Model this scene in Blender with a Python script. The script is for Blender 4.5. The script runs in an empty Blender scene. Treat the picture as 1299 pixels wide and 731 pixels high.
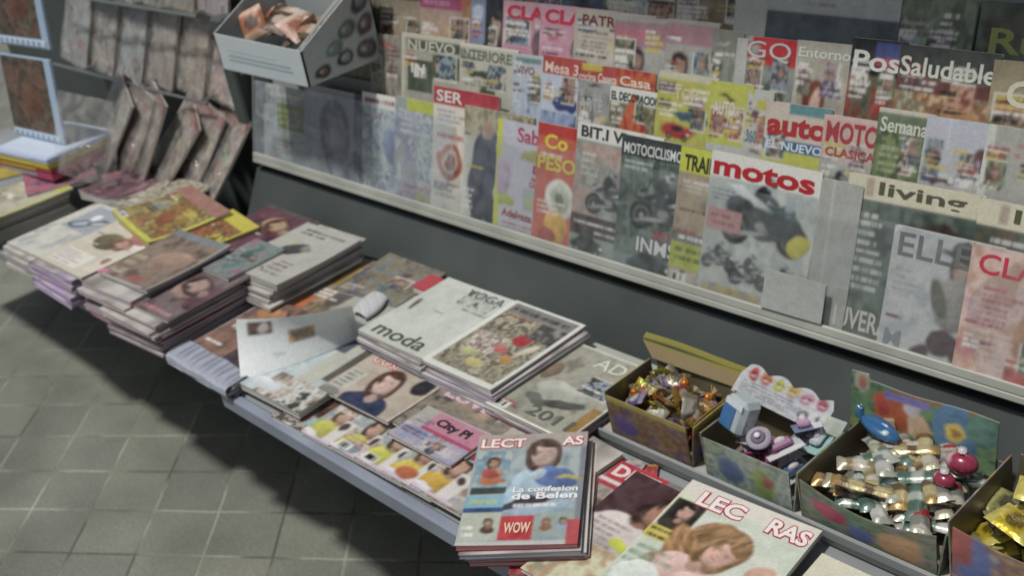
import bpy, math, random
import numpy as np
from mathutils import Matrix, Vector, Euler
random.seed(7)
C = bpy.context.scene.collection
R = math.radians
TZ = 0.60          # table height
CAM = Vector((0, 0, 1.75))
TILT = R(16.3)     # lean of the magazine rack
RY, RZ = 1.36, TZ + 0.151   # foot line of the rack

# ------------------------------------------------------------ colours
def lin(h):
    if not isinstance(h, str): return tuple(h)
    v = [int(h[i:i+2], 16) / 255 for i in (0, 2, 4)]
    return tuple(c / 12.92 if c <= .04045 else ((c + .055) / 1.055) ** 2.4 for c in v)

# ------------------------------------------------------------ materials
def mat(name, rough=.5, col=None, metal=0, spec=.5, noise=0, nscale=20, bump=0, bscale=60, coat=0):
    m = bpy.data.materials.new(name); m.use_nodes = True
    nt = m.node_tree; b = nt.nodes['Principled BSDF']
    b.inputs['Roughness'].default_value = rough; b.inputs['Metallic'].default_value = metal
    b.inputs['Specular IOR Level'].default_value = spec; b.inputs['Coat Weight'].default_value = coat
    tc = nt.nodes.new('ShaderNodeTexCoord')
    if col:
        c = lin(col)
        if noise:
            n = nt.nodes.new('ShaderNodeTexNoise'); n.inputs['Scale'].default_value = nscale; n.inputs['Detail'].default_value = 6
            nt.links.new(tc.outputs['Object'], n.inputs['Vector'])
            r = nt.nodes.new('ShaderNodeValToRGB')
            r.color_ramp.elements[0].position = .3; r.color_ramp.elements[1].position = .7
            r.color_ramp.elements[0].color = (*[x * (1 - noise) for x in c], 1)
            r.color_ramp.elements[1].color = (*[min(1, x * (1 + noise)) for x in c], 1)
            nt.links.new(n.outputs['Fac'], r.inputs['Fac']); nt.links.new(r.outputs['Color'], b.inputs['Base Color'])
            r2 = nt.nodes.new('ShaderNodeMapRange'); r2.inputs['To Min'].default_value = max(0.05, rough - .12); r2.inputs['To Max'].default_value = min(1, rough + .12)
            nt.links.new(n.outputs['Fac'], r2.inputs['Value']); nt.links.new(r2.outputs['Result'], b.inputs['Roughness'])
        else: b.inputs['Base Color'].default_value = (*c, 1)
    if bump:
        n = nt.nodes.new('ShaderNodeTexNoise'); n.inputs['Scale'].default_value = bscale; n.inputs['Detail'].default_value = 4
        nt.links.new(tc.outputs['Object'], n.inputs['Vector'])
        bp = nt.nodes.new('ShaderNodeBump'); bp.inputs['Strength'].default_value = bump; bp.inputs['Distance'].default_value = .004
        nt.links.new(n.outputs['Fac'], bp.inputs['Height']); nt.links.new(bp.outputs['Normal'], b.inputs['Normal'])
    return m

def print_mat(name, rough, coat=0, metal=0, bump=0.0):
    m = mat(name, rough, None, metal, .5, bump=bump, bscale=45, coat=coat)
    nt = m.node_tree; a = nt.nodes.new('ShaderNodeAttribute'); a.attribute_name = 'Col'
    n = nt.nodes.new('ShaderNodeTexNoise'); n.inputs['Scale'].default_value = 260; n.inputs['Detail'].default_value = 2
    tc = nt.nodes.new('ShaderNodeTexCoord'); nt.links.new(tc.outputs['Object'], n.inputs['Vector'])
    mr = nt.nodes.new('ShaderNodeMapRange'); mr.inputs['To Min'].default_value = .8; mr.inputs['To Max'].default_value = 1.12
    nt.links.new(n.outputs['Fac'], mr.inputs['Value'])
    mx = nt.nodes.new('ShaderNodeMix'); mx.data_type = 'RGBA'; mx.blend_type = 'MULTIPLY'; mx.inputs[0].default_value = 1
    nt.links.new(a.outputs['Color'], mx.inputs[6]); nt.links.new(mr.outputs['Result'], mx.inputs[7])
    nt.links.new(mx.outputs[2], nt.nodes['Principled BSDF'].inputs['Base Color'])
    return m

PRINT = print_mat('printed_glossy_paper', .42, .12, bump=.12)
CARD = print_mat('printed_cardboard', .5, .08, bump=.1)
FOIL = print_mat('printed_foil', .32, 0, .4, bump=.8)
PLAST = print_mat('coloured_plastic', .2, .5)

def pages_mat():
    m = mat('page_edges', .75); nt = m.node_tree; b = nt.nodes['Principled BSDF']
    tc = nt.nodes.new('ShaderNodeTexCoord'); mp = nt.nodes.new('ShaderNodeMapping'); mp.inputs['Scale'].default_value = (6, 6, 900)
    n = nt.nodes.new('ShaderNodeTexNoise'); n.inputs['Scale'].default_value = 1; n.inputs['Detail'].default_value = 3
    r = nt.nodes.new('ShaderNodeValToRGB')
    r.color_ramp.elements[0].position = .36; r.color_ramp.elements[0].color = (.20, .19, .19, 1)
    r.color_ramp.elements[1].position = .6; r.color_ramp.elements[1].color = (.72, .70, .68, 1)
    nt.links.new(tc.outputs['Object'], mp.inputs['Vector']); nt.links.new(mp.outputs[0], n.inputs['Vector'])
    nt.links.new(n.outputs['Fac'], r.inputs['Fac'])
    oi = nt.nodes.new('ShaderNodeObjectInfo'); mx = nt.nodes.new('ShaderNodeMix'); mx.data_type = 'RGBA'; mx.blend_type = 'MULTIPLY'; mx.inputs[0].default_value = 1
    nt.links.new(r.outputs['Color'], mx.inputs[6]); nt.links.new(oi.outputs['Color'], mx.inputs[7]); nt.links.new(mx.outputs[2], b.inputs['Base Color'])
    return m
PAGES = pages_mat()

def film_mat(name, haze, tint, bump=1.0):
    m = bpy.data.materials.new(name); m.use_nodes = True; nt = m.node_tree; nt.nodes.clear()
    o = nt.nodes.new('ShaderNodeOutputMaterial'); t = nt.nodes.new('ShaderNodeBsdfTransparent'); t.inputs[0].default_value = (.97, .98, .98, 1)
    g = nt.nodes.new('ShaderNodeBsdfGlossy'); g.inputs['Roughness'].default_value = .12
    d = nt.nodes.new('ShaderNodeBsdfDiffuse'); d.inputs[0].default_value = (*lin(tint), 1)
    fr = nt.nodes.new('ShaderNodeLayerWeight'); fr.inputs[0].default_value = .5
    pw = nt.nodes.new('ShaderNodeMath'); pw.operation = 'POWER'; pw.inputs[1].default_value = 4; nt.links.new(fr.outputs['Facing'], pw.inputs[0])
    fa = nt.nodes.new('ShaderNodeMath'); fa.operation = 'MULTIPLY_ADD'; fa.inputs[1].default_value = .8; fa.inputs[2].default_value = .06; nt.links.new(pw.outputs[0], fa.inputs[0])
    n = nt.nodes.new('ShaderNodeTexNoise'); n.inputs['Scale'].default_value = 14; n.inputs['Detail'].default_value = 5; n.inputs['Distortion'].default_value = 1.5
    tc = nt.nodes.new('ShaderNodeTexCoord'); nt.links.new(tc.outputs['Object'], n.inputs['Vector'])
    bp = nt.nodes.new('ShaderNodeBump'); bp.inputs['Strength'].default_value = bump; bp.inputs['Distance'].default_value = .02
    nt.links.new(n.outputs['Fac'], bp.inputs['Height'])
    for x in (g, fr): nt.links.new(bp.outputs['Normal'], x.inputs['Normal'])
    mr = nt.nodes.new('ShaderNodeMapRange'); mr.inputs['From Min'].default_value = .35; mr.inputs['From Max'].default_value = .75
    mr.inputs['To Min'].default_value = haze * .4; mr.inputs['To Max'].default_value = haze * 1.7
    nt.links.new(n.outputs['Fac'], mr.inputs['Value'])
    m1 = nt.nodes.new('ShaderNodeMixShader'); nt.links.new(mr.outputs['Result'], m1.inputs[0]); nt.links.new(t.outputs[0], m1.inputs[1]); nt.links.new(d.outputs[0], m1.inputs[2])
    m2 = nt.nodes.new('ShaderNodeMixShader'); nt.links.new(fa.outputs[0], m2.inputs[0]); nt.links.new(m1.outputs[0], m2.inputs[1]); nt.links.new(g.outputs[0], m2.inputs[2])
    nt.links.new(m2.outputs[0], o.inputs[0]); return m
FILM = film_mat('clear_plastic_film', .24, 'd8d4cc', .8)
ACRYL = film_mat('cloudy_display_plastic', .32, 'b4c0c8', .12)
VEIL = film_mat('haze_veil_plastic', .12, 'b8c0c0', .05)  # pale diffuse share imitates a faint milky haze

STEEL = mat('painted_grey_steel', .45, '8c9090', spec=.5, noise=.12, nscale=6, bump=.05, bscale=200)
LEDGE = mat('pale_grey_ledge', .5, 'a3a69c', noise=.14, nscale=9, bump=.05)
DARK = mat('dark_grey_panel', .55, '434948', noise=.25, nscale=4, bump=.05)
DARKER = mat('black_green_steel', .6, '464e4c', noise=.2, nscale=5)
FASC = mat('blue_grey_table_edge', .45, '848b98', noise=.15, nscale=8)
WHITE = mat('white_board', .55, 'c9ccc6', noise=.06, nscale=8)
WIRE = mat('bright_wire', .3, 'a8acac', metal=.8)

# ------------------------------------------------------------ basic objects
def props(o, label=None, cat=None, group=None, kind=None):
    for k, v in (('label', label), ('category', cat), ('group', group), ('kind', kind)):
        if v: o[k] = v
    return o
def empty(name, loc=(0, 0, 0), rot=(0, 0, 0)):
    o = bpy.data.objects.new(name, None); o.empty_display_size = .03; C.objects.link(o)
    o.location = loc; o.rotation_euler = rot; return o
def mesh_obj(name, vs, fs, m, parent=None, cols=None, smooth=False):
    me = bpy.data.meshes.new(name); me.from_pydata([tuple(v) for v in vs], [], fs); me.update()
    if cols is not None:
        a = me.color_attributes.new('Col', 'FLOAT_COLOR', 'POINT')
        arr = np.ones((len(vs), 4), 'f'); arr[:, :3] = cols; a.data.foreach_set('color', arr.ravel())
    if smooth: me.polygons.foreach_set('use_smooth', [True] * len(me.polygons))
    me.materials.append(m)
    o = bpy.data.objects.new(name, me); C.objects.link(o); o.parent = parent; return o
class MB:
    def __init__(s): s.v = []; s.f = []; s.c = []
    def add(s, vs, fs, col=(1, 1, 1)):
        n = len(s.v); s.v += [tuple(v) for v in vs]; s.f += [tuple(i + n for i in f) for f in fs]
        s.c += [col if not callable(col) else col(v) for v in vs]; return s
    def box(s, x0, y0, z0, x1, y1, z1, col=(1, 1, 1), bev=0, M=None):
        b = bev
        vs = []; fs = []
        if b:   # chamfered box
            for sx in (0, 1):
                for sy in (0, 1):
                    for sz in (0, 1):
                        X, Y, Z = (x0, x1)[sx], (y0, y1)[sy], (z0, z1)[sz]
                        dx, dy, dz = (b, -b)[sx], (b, -b)[sy], (b, -b)[sz]
                        vs += [(X, Y + dy, Z + dz), (X + dx, Y, Z + dz), (X + dx, Y + dy, Z)]
            I = lambda sx, sy, sz, k: (sx * 4 + sy * 2 + sz) * 3 + k
            for sx in (0, 1): fs.append([I(sx, a, c, 0) for a, c in ((0, 0), (0, 1), (1, 1), (1, 0))][::(1 if sx == 0 else -1)])
            for sy in (0, 1): fs.append([I(a, sy, c, 1) for a, c in ((0, 0), (1, 0), (1, 1), (0, 1))][::(1 if sy == 0 else -1)])
            for sz in (0, 1): fs.append([I(a, c, sz, 2) for a, c in ((0, 0), (0, 1), (1, 1), (1, 0))][::(1 if sz == 0 else -1)])
            for a in (0, 1):
                for c in (0, 1):
                    fs.append([I(0, a, c, 1), I(1, a, c, 1), I(1, a, c, 2), I(0, a, c, 2)])
                    fs.append([I(a, 0, c, 0), I(a, 1, c, 0), I(a, 1, c, 2), I(a, 0, c, 2)])
                    fs.append([I(a, c, 0, 0), I(a, c, 1, 0), I(a, c, 1, 1), I(a, c, 0, 1)])
            for a in (0, 1):
                for c in (0, 1):
                    for d in (0, 1): fs.append([I(a, c, d, 0), I(a, c, d, 1), I(a, c, d, 2)])
        else:
            vs = [(x, y, z) for x in (x0, x1) for y in (y0, y1) for z in (z0, z1)]
            fs = [(0, 1, 3, 2), (4, 6, 7, 5), (0, 4, 5, 1), (2, 3, 7, 6), (0, 2, 6, 4), (1, 5, 7, 3)]
        if M is not None: vs = [M @ Vector(v) for v in vs]
        return s.add(vs, fs, col)
    def tube(s, pts, r, n=8, col=(1, 1, 1)):
        pts = [Vector(p) for p in pts]; vs = []; fs = []
        for i, p in enumerate(pts):
            t = (pts[min(i + 1, len(pts) - 1)] - pts[max(i - 1, 0)]).normalized()
            a = t.cross(Vector((.3, .2, 1)) if abs(t.z) < .9 else Vector((1, 0, 0))).normalized(); b = t.cross(a)
            for k in range(n):
                q = 2 * math.pi * k / n; vs.append(p + r * (a * math.cos(q) + b * math.sin(q)))
        for i in range(len(pts) - 1):
            for k in range(n): fs.append((i * n + k, i * n + (k + 1) % n, (i + 1) * n + (k + 1) % n, (i + 1) * n + k))
        fs += [tuple(range(n)), tuple(range((len(pts) - 1) * n, len(pts) * n))]
        return s.add(vs, fs, col)
    def ball(s, c, rx, ry, rz, col=(1, 1, 1), n=12, m=8, M=None):
        vs = []; fs = []
        for i in range(m + 1):
            th = math.pi * i / m
            for k in range(n):
                q = 2 * math.pi * k / n; vs.append(Vector((c[0] + rx * math.sin(th) * math.cos(q), c[1] + ry * math.sin(th) * math.sin(q), c[2] + rz * math.cos(th))))
        for i in range(m):
            for k in range(n): fs.append((i * n + k, i * n + (k + 1) % n, (i + 1) * n + (k + 1) % n, (i + 1) * n + k))
        if M is not None: vs = [M @ v for v in vs]
        return s.add(vs, fs, col)
    def obj(s, name, m, parent=None, smooth=False): return mesh_obj(name, s.v, s.f, m, parent, np.array(s.c, 'f'), smooth)

# ------------------------------------------------------------ lettering
_tc = {}
def text_geo(txt, bold=0.0, shear=0):
    k = (txt, bold, shear)
    if k not in _tc:
        cu = bpy.data.curves.new('lettering', 'FONT'); cu.body = txt; cu.offset = bold; cu.shear = shear; cu.resolution_u = 3
        o = bpy.data.objects.new('lettering', cu); me = o.to_mesh()
        v = np.zeros(len(me.vertices) * 3, 'f'); me.vertices.foreach_get('co', v); v = v.reshape(-1, 3)[:, :2].copy()
        f = [tuple(p.vertices) for p in me.polygons]; o.to_mesh_clear(); bpy.data.objects.remove(o); bpy.data.curves.remove(cu)
        lo = v.min(0); hi = v.max(0); _tc[k] = ((v - lo) / (hi - lo), f, (hi - lo)[0] / (hi - lo)[1])
    return _tc[k]

# ------------------------------------------------------------ printed pictures on a fine grid of mesh points
def vnoise(rs, U, V, s):
    n = max(2, int(s)) + 2; g = rs.rand(n, n)
    x = np.clip(U, 0, .9999) * (n - 1); y = np.clip(V, 0, .9999) * (n - 1); i = x.astype(int); j = y.astype(int)
    fx = x - i; fy = y - j; fx = fx * fx * (3 - 2 * fx); fy = fy * fy * (3 - 2 * fy)
    return (g[i, j] * (1 - fx) + g[i + 1, j] * fx) * (1 - fy) + (g[i, j + 1] * (1 - fx) + g[i + 1, j + 1] * fx) * fy
def paint(nx, ny, asp, ops, seed=1):
    rs = np.random.RandomState(seed)
    U, V = np.meshgrid(np.linspace(0, 1, nx + 1), np.linspace(0, 1, ny + 1), indexing='ij')
    col = np.ones((nx + 1, ny + 1, 3)) * .75; px = 1.0 / nx
    wu = .030 * (vnoise(rs, U, V, 5) - .5) + .016 * (vnoise(rs, U, V, 12) - .5); wv = .030 * (vnoise(rs, U, V, 5) - .5) + .016 * (vnoise(rs, U, V, 12) - .5)
    warp = 1.6
    def blend(m, c):
        nonlocal col
        m = np.clip(m, 0, 1)[..., None]; col = col * (1 - m) + np.array(lin(c) if isinstance(c, str) else c) * m
    def ell(cx, cy, rx, ry, c, rot=0, soft=1.2, strand=0):
        nonlocal col
        a = R(rot); dx = U + wu * warp - cx; dy = (V + wv * warp - cy) * asp; x = dx * math.cos(a) + dy * math.sin(a); y = -dx * math.sin(a) + dy * math.cos(a)
        d = np.sqrt((x / rx) ** 2 + (y / ry) ** 2); m = np.clip((1 - d) * min(rx, ry) / (px * soft) + .5, 0, 1)[..., None]
        cc = np.array(lin(c) if isinstance(c, str) else c)
        big = min(1, min(rx, ry) / .1); tex = vnoise(rs, U, V, 11) * .5 + vnoise(rs, U, V, 27) * .5
        sh = 1 + big * (.30 * np.clip((-dx / rx * .5 + dy / ry) * .8, -1, 1) + .5 * (tex - .5))
        if strand: sh = sh * (.45 + 1.15 * vnoise(rs, np.clip(U + .12 * np.sin(V * 9 + cx * 7), 0, 1), V * .35, 38))
        col = col * (1 - m) + cc * np.clip(sh, .3, 1.7)[..., None] * m
    def rect(x0, y0, x1, y1): return (U >= x0) & (U <= x1) & (V >= y0) & (V <= y1)
    for op in ops:
        k = op[0]; a = op[1:]; warp = .35 if k in 'fmc' else 1.6
        if k == 'bg': col[:] = lin(a[0])
        elif k == 'g':
            c1, c2 = np.array(lin(a[0])), np.array(lin(a[1])); col = c1 + (c2 - c1) * V[..., None]
        elif k == 'r': blend(rect(*a[:4]).astype(float), a[4])
        elif k == 'e': ell(*a)
        elif k == 'b':
            x, y = a; blend(rect(x, y, x + .17, y + .08).astype(float), 'd8d8d0'); w = rs.rand(nx + 1) > .5; blend(rect(x + .015, y + .012, x + .155, y + .07) * w[:, None], '202020')
        elif k == 'n':
            x0, y0, x1, y1, cs, sc = a[:6]; t = vnoise(rs, U, V, sc) * .42 + vnoise(rs, U, V, sc * 2.3) * .30 + vnoise(rs, U, V, sc * 5.5) * .28
            t = np.clip((t - .25) * 2, 0, .999) * (len(cs) - 1); i = t.astype(int); fr = np.clip((t - i - .15) * 1.5, 0, 1)[..., None]
            P = np.array([lin(c) for c in cs]); cc = P[i] * (1 - fr) + P[np.minimum(i + 1, len(cs) - 1)] * fr
            m = rect(x0, y0, x1, y1)[..., None]; col = np.where(m, cc, col)
        elif k == 'l':
            x0, y0, x1, y1, n, c = a
            for q in range(n):
                h = (y1 - y0) / n; yb = y0 + h * q + h * .22; ln = x0 + (x1 - x0) * rs.uniform(.55, 1)
                mask = rect(x0, yb, ln, yb + max(h * .5, .9 / ny)).astype(float)
                w = rs.rand(nx + 1) > .28; blend(mask * np.where(w, .9, .15)[:, None], c)
        elif k == 'f':   # a head with hair, face, shoulders
            cx, cy, s, skin, hair, top = a[:6]; rot = a[6] if len(a) > 6 else 0
            ca, sa = math.cos(R(rot)), math.sin(R(rot))
            def p(dx, dy): return cx + (dx * ca - dy * sa) * s, cy + (dx * sa + dy * ca) * s / asp
            sk = np.array(lin(skin)); drk = tuple(sk * .5); md = tuple(sk * .72)
            ell(*p(0, -1.9), 1.25 * s, .95 * s, top, rot); ell(*p(-.0, -1.05), .34 * s, .5 * s, md, rot)
            ell(*p(0, .08), .82 * s, .98 * s, hair, rot, 2, 1); ell(*p(-.45, -.45), .36 * s, .75 * s, hair, rot + 8, 2, 1); ell(*p(.48, -.45), .34 * s, .7 * s, hair, rot - 8, 2, 1)
            ell(*p(0, -.06), .56 * s, .74 * s, skin, rot, 1.5); ell(*p(.4, -.15), .14 * s, .5 * s, tuple(sk * .82), rot, 6); ell(*p(-.2, -.22), .16 * s, .14 * s, tuple(np.minimum(sk * (1.14, .98, .96), .8)), rot, 5); ell(*p(.0, -.72), .3 * s, .1 * s, md, rot, 3)
            ell(*p(.14, .62), .52 * s, .22 * s, hair, rot - 12, 2, 1); ell(*p(-.5, .3), .16 * s, .45 * s, hair, rot + 14, 2, 1)
            for q in (-.22, .22):
                ell(*p(q, .08), .12 * s, .05 * s, drk, rot, 1); ell(*p(q, .2), .15 * s, .03 * s, drk, rot, 1)
            ell(*p(.03, -.05), .04 * s, .16 * s, tuple(sk * .86), rot, 3); ell(*p(.01, -.2), .09 * s, .035 * s, tuple(sk * .7), rot, 2); ell(*p(0, -.4), .18 * s, .045 * s, '94504c', rot, 1); ell(*p(0, -.4), .13 * s, .014 * s, 'c8b8b0', rot, 1)
        elif k == 'm':   # motorbike with rider
            cx, cy, s, c = a[:4]; q = lambda dx, dy: (cx + dx * s, cy + dy * s / asp)
            for w in (-.66, .64):
                ell(*q(w, -.36), .35 * s, .35 * s, '18191b'); ell(*q(w, -.36), .23 * s, .23 * s, '74787a'); ell(*q(w, -.36), .19 * s, .19 * s, '2c2e30'); ell(*q(w, -.36), .06 * s, .06 * s, 'a0a4a4')
            ell(*q(.0, -.3), .36 * s, .2 * s, '3c3e40'); ell(*q(-.05, -.22), .16 * s, .1 * s, '8c9090'); ell(*q(-.4, -.42), .42 * s, .05 * s, 'a4a8a8', 10); ell(*q(.56, -.1), .05 * s, .34 * s, '5c6062', 24)
            ell(*q(.06, .04), .36 * s, .16 * s, c, 8); ell(*q(.44, .1), .24 * s, .2 * s, c, 40); ell(*q(.3, .05), .2 * s, .035 * s, 'c8ccc8', 14); ell(*q(.52, .3), .14 * s, .1 * s, '94a0a8', 50); ell(*q(.66, .02), .07 * s, .05 * s, 'e4e4dc')
            ell(*q(-.42, .12), .26 * s, .07 * s, '202224', 18); ell(*q(-.66, .24), .12 * s, .05 * s, c, 24)
            ell(*q(-.14, .38), .17 * s, .27 * s, '2a3036', -34); ell(*q(.12, .34), .2 * s, .06 * s, '3c444c', -30); ell(*q(-.12, .06), .17 * s, .09 * s, '24282c', -30); ell(*q(.06, .66), .13 * s, .13 * s, 'b0b4b4'); ell(*q(.12, .64), .08 * s, .05 * s, '141618'); ell(*q(.02, .74), .07 * s, .03 * s, c)
        elif k == 'c':   # car
            cx, cy, s, c = a[:4]; q = lambda dx, dy: (cx + dx * s, cy + dy * s / asp)
            ell(*q(0, 0), .95 * s, .32 * s, c); ell(*q(-.05, .22), .55 * s, .26 * s, c); ell(*q(-.05, .26), .44 * s, .17 * s, '20262c')
            for w in (-.55, .55): ell(*q(w, -.24), .2 * s, .2 * s, '141414'); ell(*q(w, -.24), .1 * s, .1 * s, '8a8a8a')
            ell(*q(.8, .02), .1 * s, .06 * s, 'f0f0e0')
    det = vnoise(rs, U, V, 9) * .35 + vnoise(rs, U, V, 22) * .4 + vnoise(rs, U, V, 44) * .25
    lum = col.mean(-1); amp = .62 * np.clip(1 - lum * 1.35, .08, 1)
    col = col * (1 + (det - .5) * amp)[..., None] + ((det - .55) * .05 * np.clip(1 - lum * 2, 0, 1))[..., None]
    pc = np.pad(col, ((1, 1), (1, 1), (0, 0)), 'edge'); col = col * .4 + .15 * (pc[:-2, 1:-1] + pc[2:, 1:-1] + pc[1:-1, :-2] + pc[1:-1, 2:])
    if any(o[0] in 'fm' for o in ops) and nx > 90:
        pc = np.pad(col, ((1, 1), (1, 1), (0, 0)), 'edge'); col = col * .3 + .175 * (pc[:-2, 1:-1] + pc[2:, 1:-1] + pc[1:-1, :-2] + pc[1:-1, 2:])
    lum = col.mean(-1, keepdims=True); col = np.clip(lum + (col - lum) * .86, .012, .82)
    g = 1 + (rs.rand(*U.shape) - .5) * .10
    col = np.clip(col * g[..., None], 0, .82)
    return col

def art_sheet(w, h, ops, M, seed=1, res=.0026, bend=None, name='cover', mat_=None, parent=None, both=None, extra=None):
    """a printed sheet: grid of coloured points (w x h, local xy, M places it) with lettering lying on it"""
    nx = max(6, int(w / res)); ny = max(6, int(h / res)); col = paint(nx, ny, h / w, [o for o in ops if o[0] != 't'], seed)
    bend = bend or (lambda u, v: 0 * u)
    U, V = np.meshgrid(np.linspace(0, 1, nx + 1), np.linspace(0, 1, ny + 1), indexing='ij')
    P = np.stack([(U - .5) * w, V * h, bend(U, V)], -1).reshape(-1, 3)
    i, j = np.meshgrid(np.arange(nx), np.arange(ny), indexing='ij'); b = (i * (ny + 1) + j).ravel()
    F = np.stack([b, b + ny + 1, b + ny + 2, b + 1], -1).tolist()
    cols = [col.reshape(-1, 3)]; vs = [P]; n = len(P)
    lift = .0004
    for o in ops:
        if o[0] != 't': continue
        txt, x, y, hh, c = o[1:6]; wf = o[6] if len(o) > 6 else None; bold = o[7] if len(o) > 7 else .02; rot = o[8] if len(o) > 8 else 0
        tv, tf, ta = text_geo(txt, bold); wf = wf or hh * h * ta / w
        X = tv[:, 0] * wf; Y = tv[:, 1] * hh
        if rot: X, Y = X * math.cos(R(rot)) - Y * math.sin(R(rot)) * h / w, X * math.sin(R(rot)) * w / h + Y * math.cos(R(rot))
        u = x + X; v = y + Y; lift += .0002
        vs.append(np.stack([(u - .5) * w, v * h, bend(u, v) + lift], -1)); cols.append(np.tile(np.array(lin(c)) * .95, (len(u), 1)))
        F += [tuple(q + n for q in f) for f in tf]; n += len(u)
    vs = np.concatenate(vs); cols = np.concatenate(cols)
    if extra is not None:
        ev, ef, ec = extra(n); vs = np.concatenate([vs, ev]); cols = np.concatenate([cols, ec]); F += ef
    if M is not None:
        A = np.array(M); vs = vs @ A[:3, :3].T + A[:3, 3]
    return mesh_obj(name, vs, F, mat_ or PRINT, parent, cols, False)

def lift_bend(seed, amp):
    rs = random.Random(seed); a = [rs.uniform(0, 1) * amp for _ in range(4)]; b = rs.uniform(.3, 1) * amp * .5
    return lambda u, v: a[0] * (np.clip((1 - u) + (1 - v) - 1.2, 0, 1) * 1.2) ** 2 + a[1] * (np.clip(u + (1 - v) - 1.2, 0, 1) * 1.2) ** 2 + a[2] * (np.clip(u + v - 1.2, 0, 1) * 1.2) ** 2 + a[3] * (np.clip(1 - u + v - 1.2, 0, 1) * 1.2) ** 2 + b * np.sin(np.clip(u, 0, 1) * 3.14) * .5

def clutter(seed, busy=1.0, top=.8, lo=0):
    rs = random.Random(seed * 7 + 3); ops = []
    pal = ['e0ded6', 'e0ded6', '2c2c30', 'c8b84c', 'a83c40', '3c4c74', 'd8d4cc', '6c3c4c']
    ph = [['6c5448', 'b09884', '3c3430', 'c8bcb0'], ['4c5c6c', '94a4ac', '2c343c', 'b8b0a4'], ['8c4c40', 'c49c80', '4c3430', 'd0c0a8'], ['4c5c48', '8c9878', '303c30', 'b8b498'], ['7c6c84', 'b4a4a8', '443c4c', 'ccc0c4']]
    for q in range(int(rs.uniform(.6, 2.2) * busy)):
        x = rs.choice([.04, .05, .5, .56, .62]); y = rs.uniform(.05 + lo, max(.06 + lo, top - .22)); w_ = rs.uniform(.2, .34); h_ = rs.uniform(.12, .22)
        ops += [('r', x - .008, y - .006, x + w_ + .008, y + h_ + .006, 'd8d6ce'), ('n', x, y, x + w_, y + h_, rs.choice(ph), 7)]
        if rs.random() < .6: ops += [('f', x + w_ * .5, y + h_ * .62, .055, 'b8988a', rs.choice(['2c2420', '5c4430', '7c6444']), rs.choice(['6c3c44', '3c4c64', '7c8c74']))]
    for q in range(int(rs.uniform(3, 7) * busy)):
        x = rs.choice([.04, .05, .04, .45, .55]); y = rs.uniform(.04 + lo, top - .05); n = rs.choice([1, 1, 2, 3]); h_ = rs.uniform(.028, .05) * n
        ops.append(('l', x, y, x + rs.uniform(.22, .42), y + h_, n, rs.choice(pal)))
    if rs.random() < .6 * busy: ops.append(('b', rs.choice([.04, .78]), .03))
    return ops
def squash(ops, k):
    out = []
    f = lambda y: 1 - (1 - y) * k
    for o in ops:
        o = list(o)
        if o[0] in 'rnl' : o[2] = f(o[2]) if o[2] > .001 else 0; o[4] = f(o[4]) if o[4] > .001 else 0
        elif o[0] == 'e': o[2] = f(o[2]); o[4] *= k
        elif o[0] in 'fmcb': o[2] = f(o[2])
        elif o[0] == 't': o[3] = f(o[3]); o[4] *= k
        out.append(tuple(o))
    return out
_mag = 0
def magazine(loc, rot, w, h, ops, label, group=None, t=.005, amp=.004, spine='c0bcb4', cat='magazine', name='magazine', res=.0026, bend=None):
    """a magazine lying in its local xy plane, foot centre at the origin: pages block + printed cover with spine"""
    global _mag; _mag += 1
    root = empty(name, loc, rot); props(root, label, cat, group)
    bd = bend or lift_bend(_mag * 13, amp)
    # pages
    N = 10; per = [(i / N, 0) for i in range(N)] + [(1, i / N) for i in range(N)] + [(1 - i / N, 1) for i in range(N)] + [(0, 1 - i / N) for i in range(N)]
    vs = []; ins = .0012
    for (u, v) in per:
        x = (u - .5) * (w - 2 * ins) + 0; y = ins + v * (h - 2 * ins); z = float(bd(np.array(u), np.array(v)))
        vs += [(x, y, .0003 + z * .25), (x, y, t * .98 + z)]
    n = len(per); fs = [(2 * i, 2 * ((i + 1) % n), 2 * ((i + 1) % n) + 1, 2 * i + 1) for i in range(n)] + [tuple(2 * i for i in range(n))[::-1]]
    pg = mesh_obj('pages', vs, fs, PAGES, root); tint = .45 + .55 * np.array(lin(spine)) / max(lin(spine)); pg.color = (*tint, 1)
    sp = np.array(lin(spine))
    def extra(n0):   # spine down the left side and the back cover
        K = 8; ev = []; ef = []; ec = []
        for i in range(K + 1):
            z = float(bd(np.array(0.), np.array(i / K)))
            ev += [(-w / 2, i / K * h, z), (-w / 2 - .0008, i / K * h, -t * .5 + z * .6), (-w / 2, i / K * h, -t + z * .25), (w / 2, i / K * h, -t + .0001 + float(bd(np.array(1.), np.array(i / K))) * .25)]
            ec += [sp, sp, sp, sp * .8]
        for i in range(K):
            for k in range(3): a = n0 + i * 4 + k; ef.append((a, a + 4, a + 5, a + 1))
        return np.array(ev), ef, np.array(ec)
    art_sheet(w, h, ops, Matrix.Translation((0, 0, t)), _mag, res, bd, 'cover', PRINT, root, extra=extra)
    return root

def copy_tree(o, parent=None):
    c = o.copy(); C.objects.link(c); c.parent = parent
    for ch in list(o.children): copy_tree(ch, c)
    return c

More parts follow.
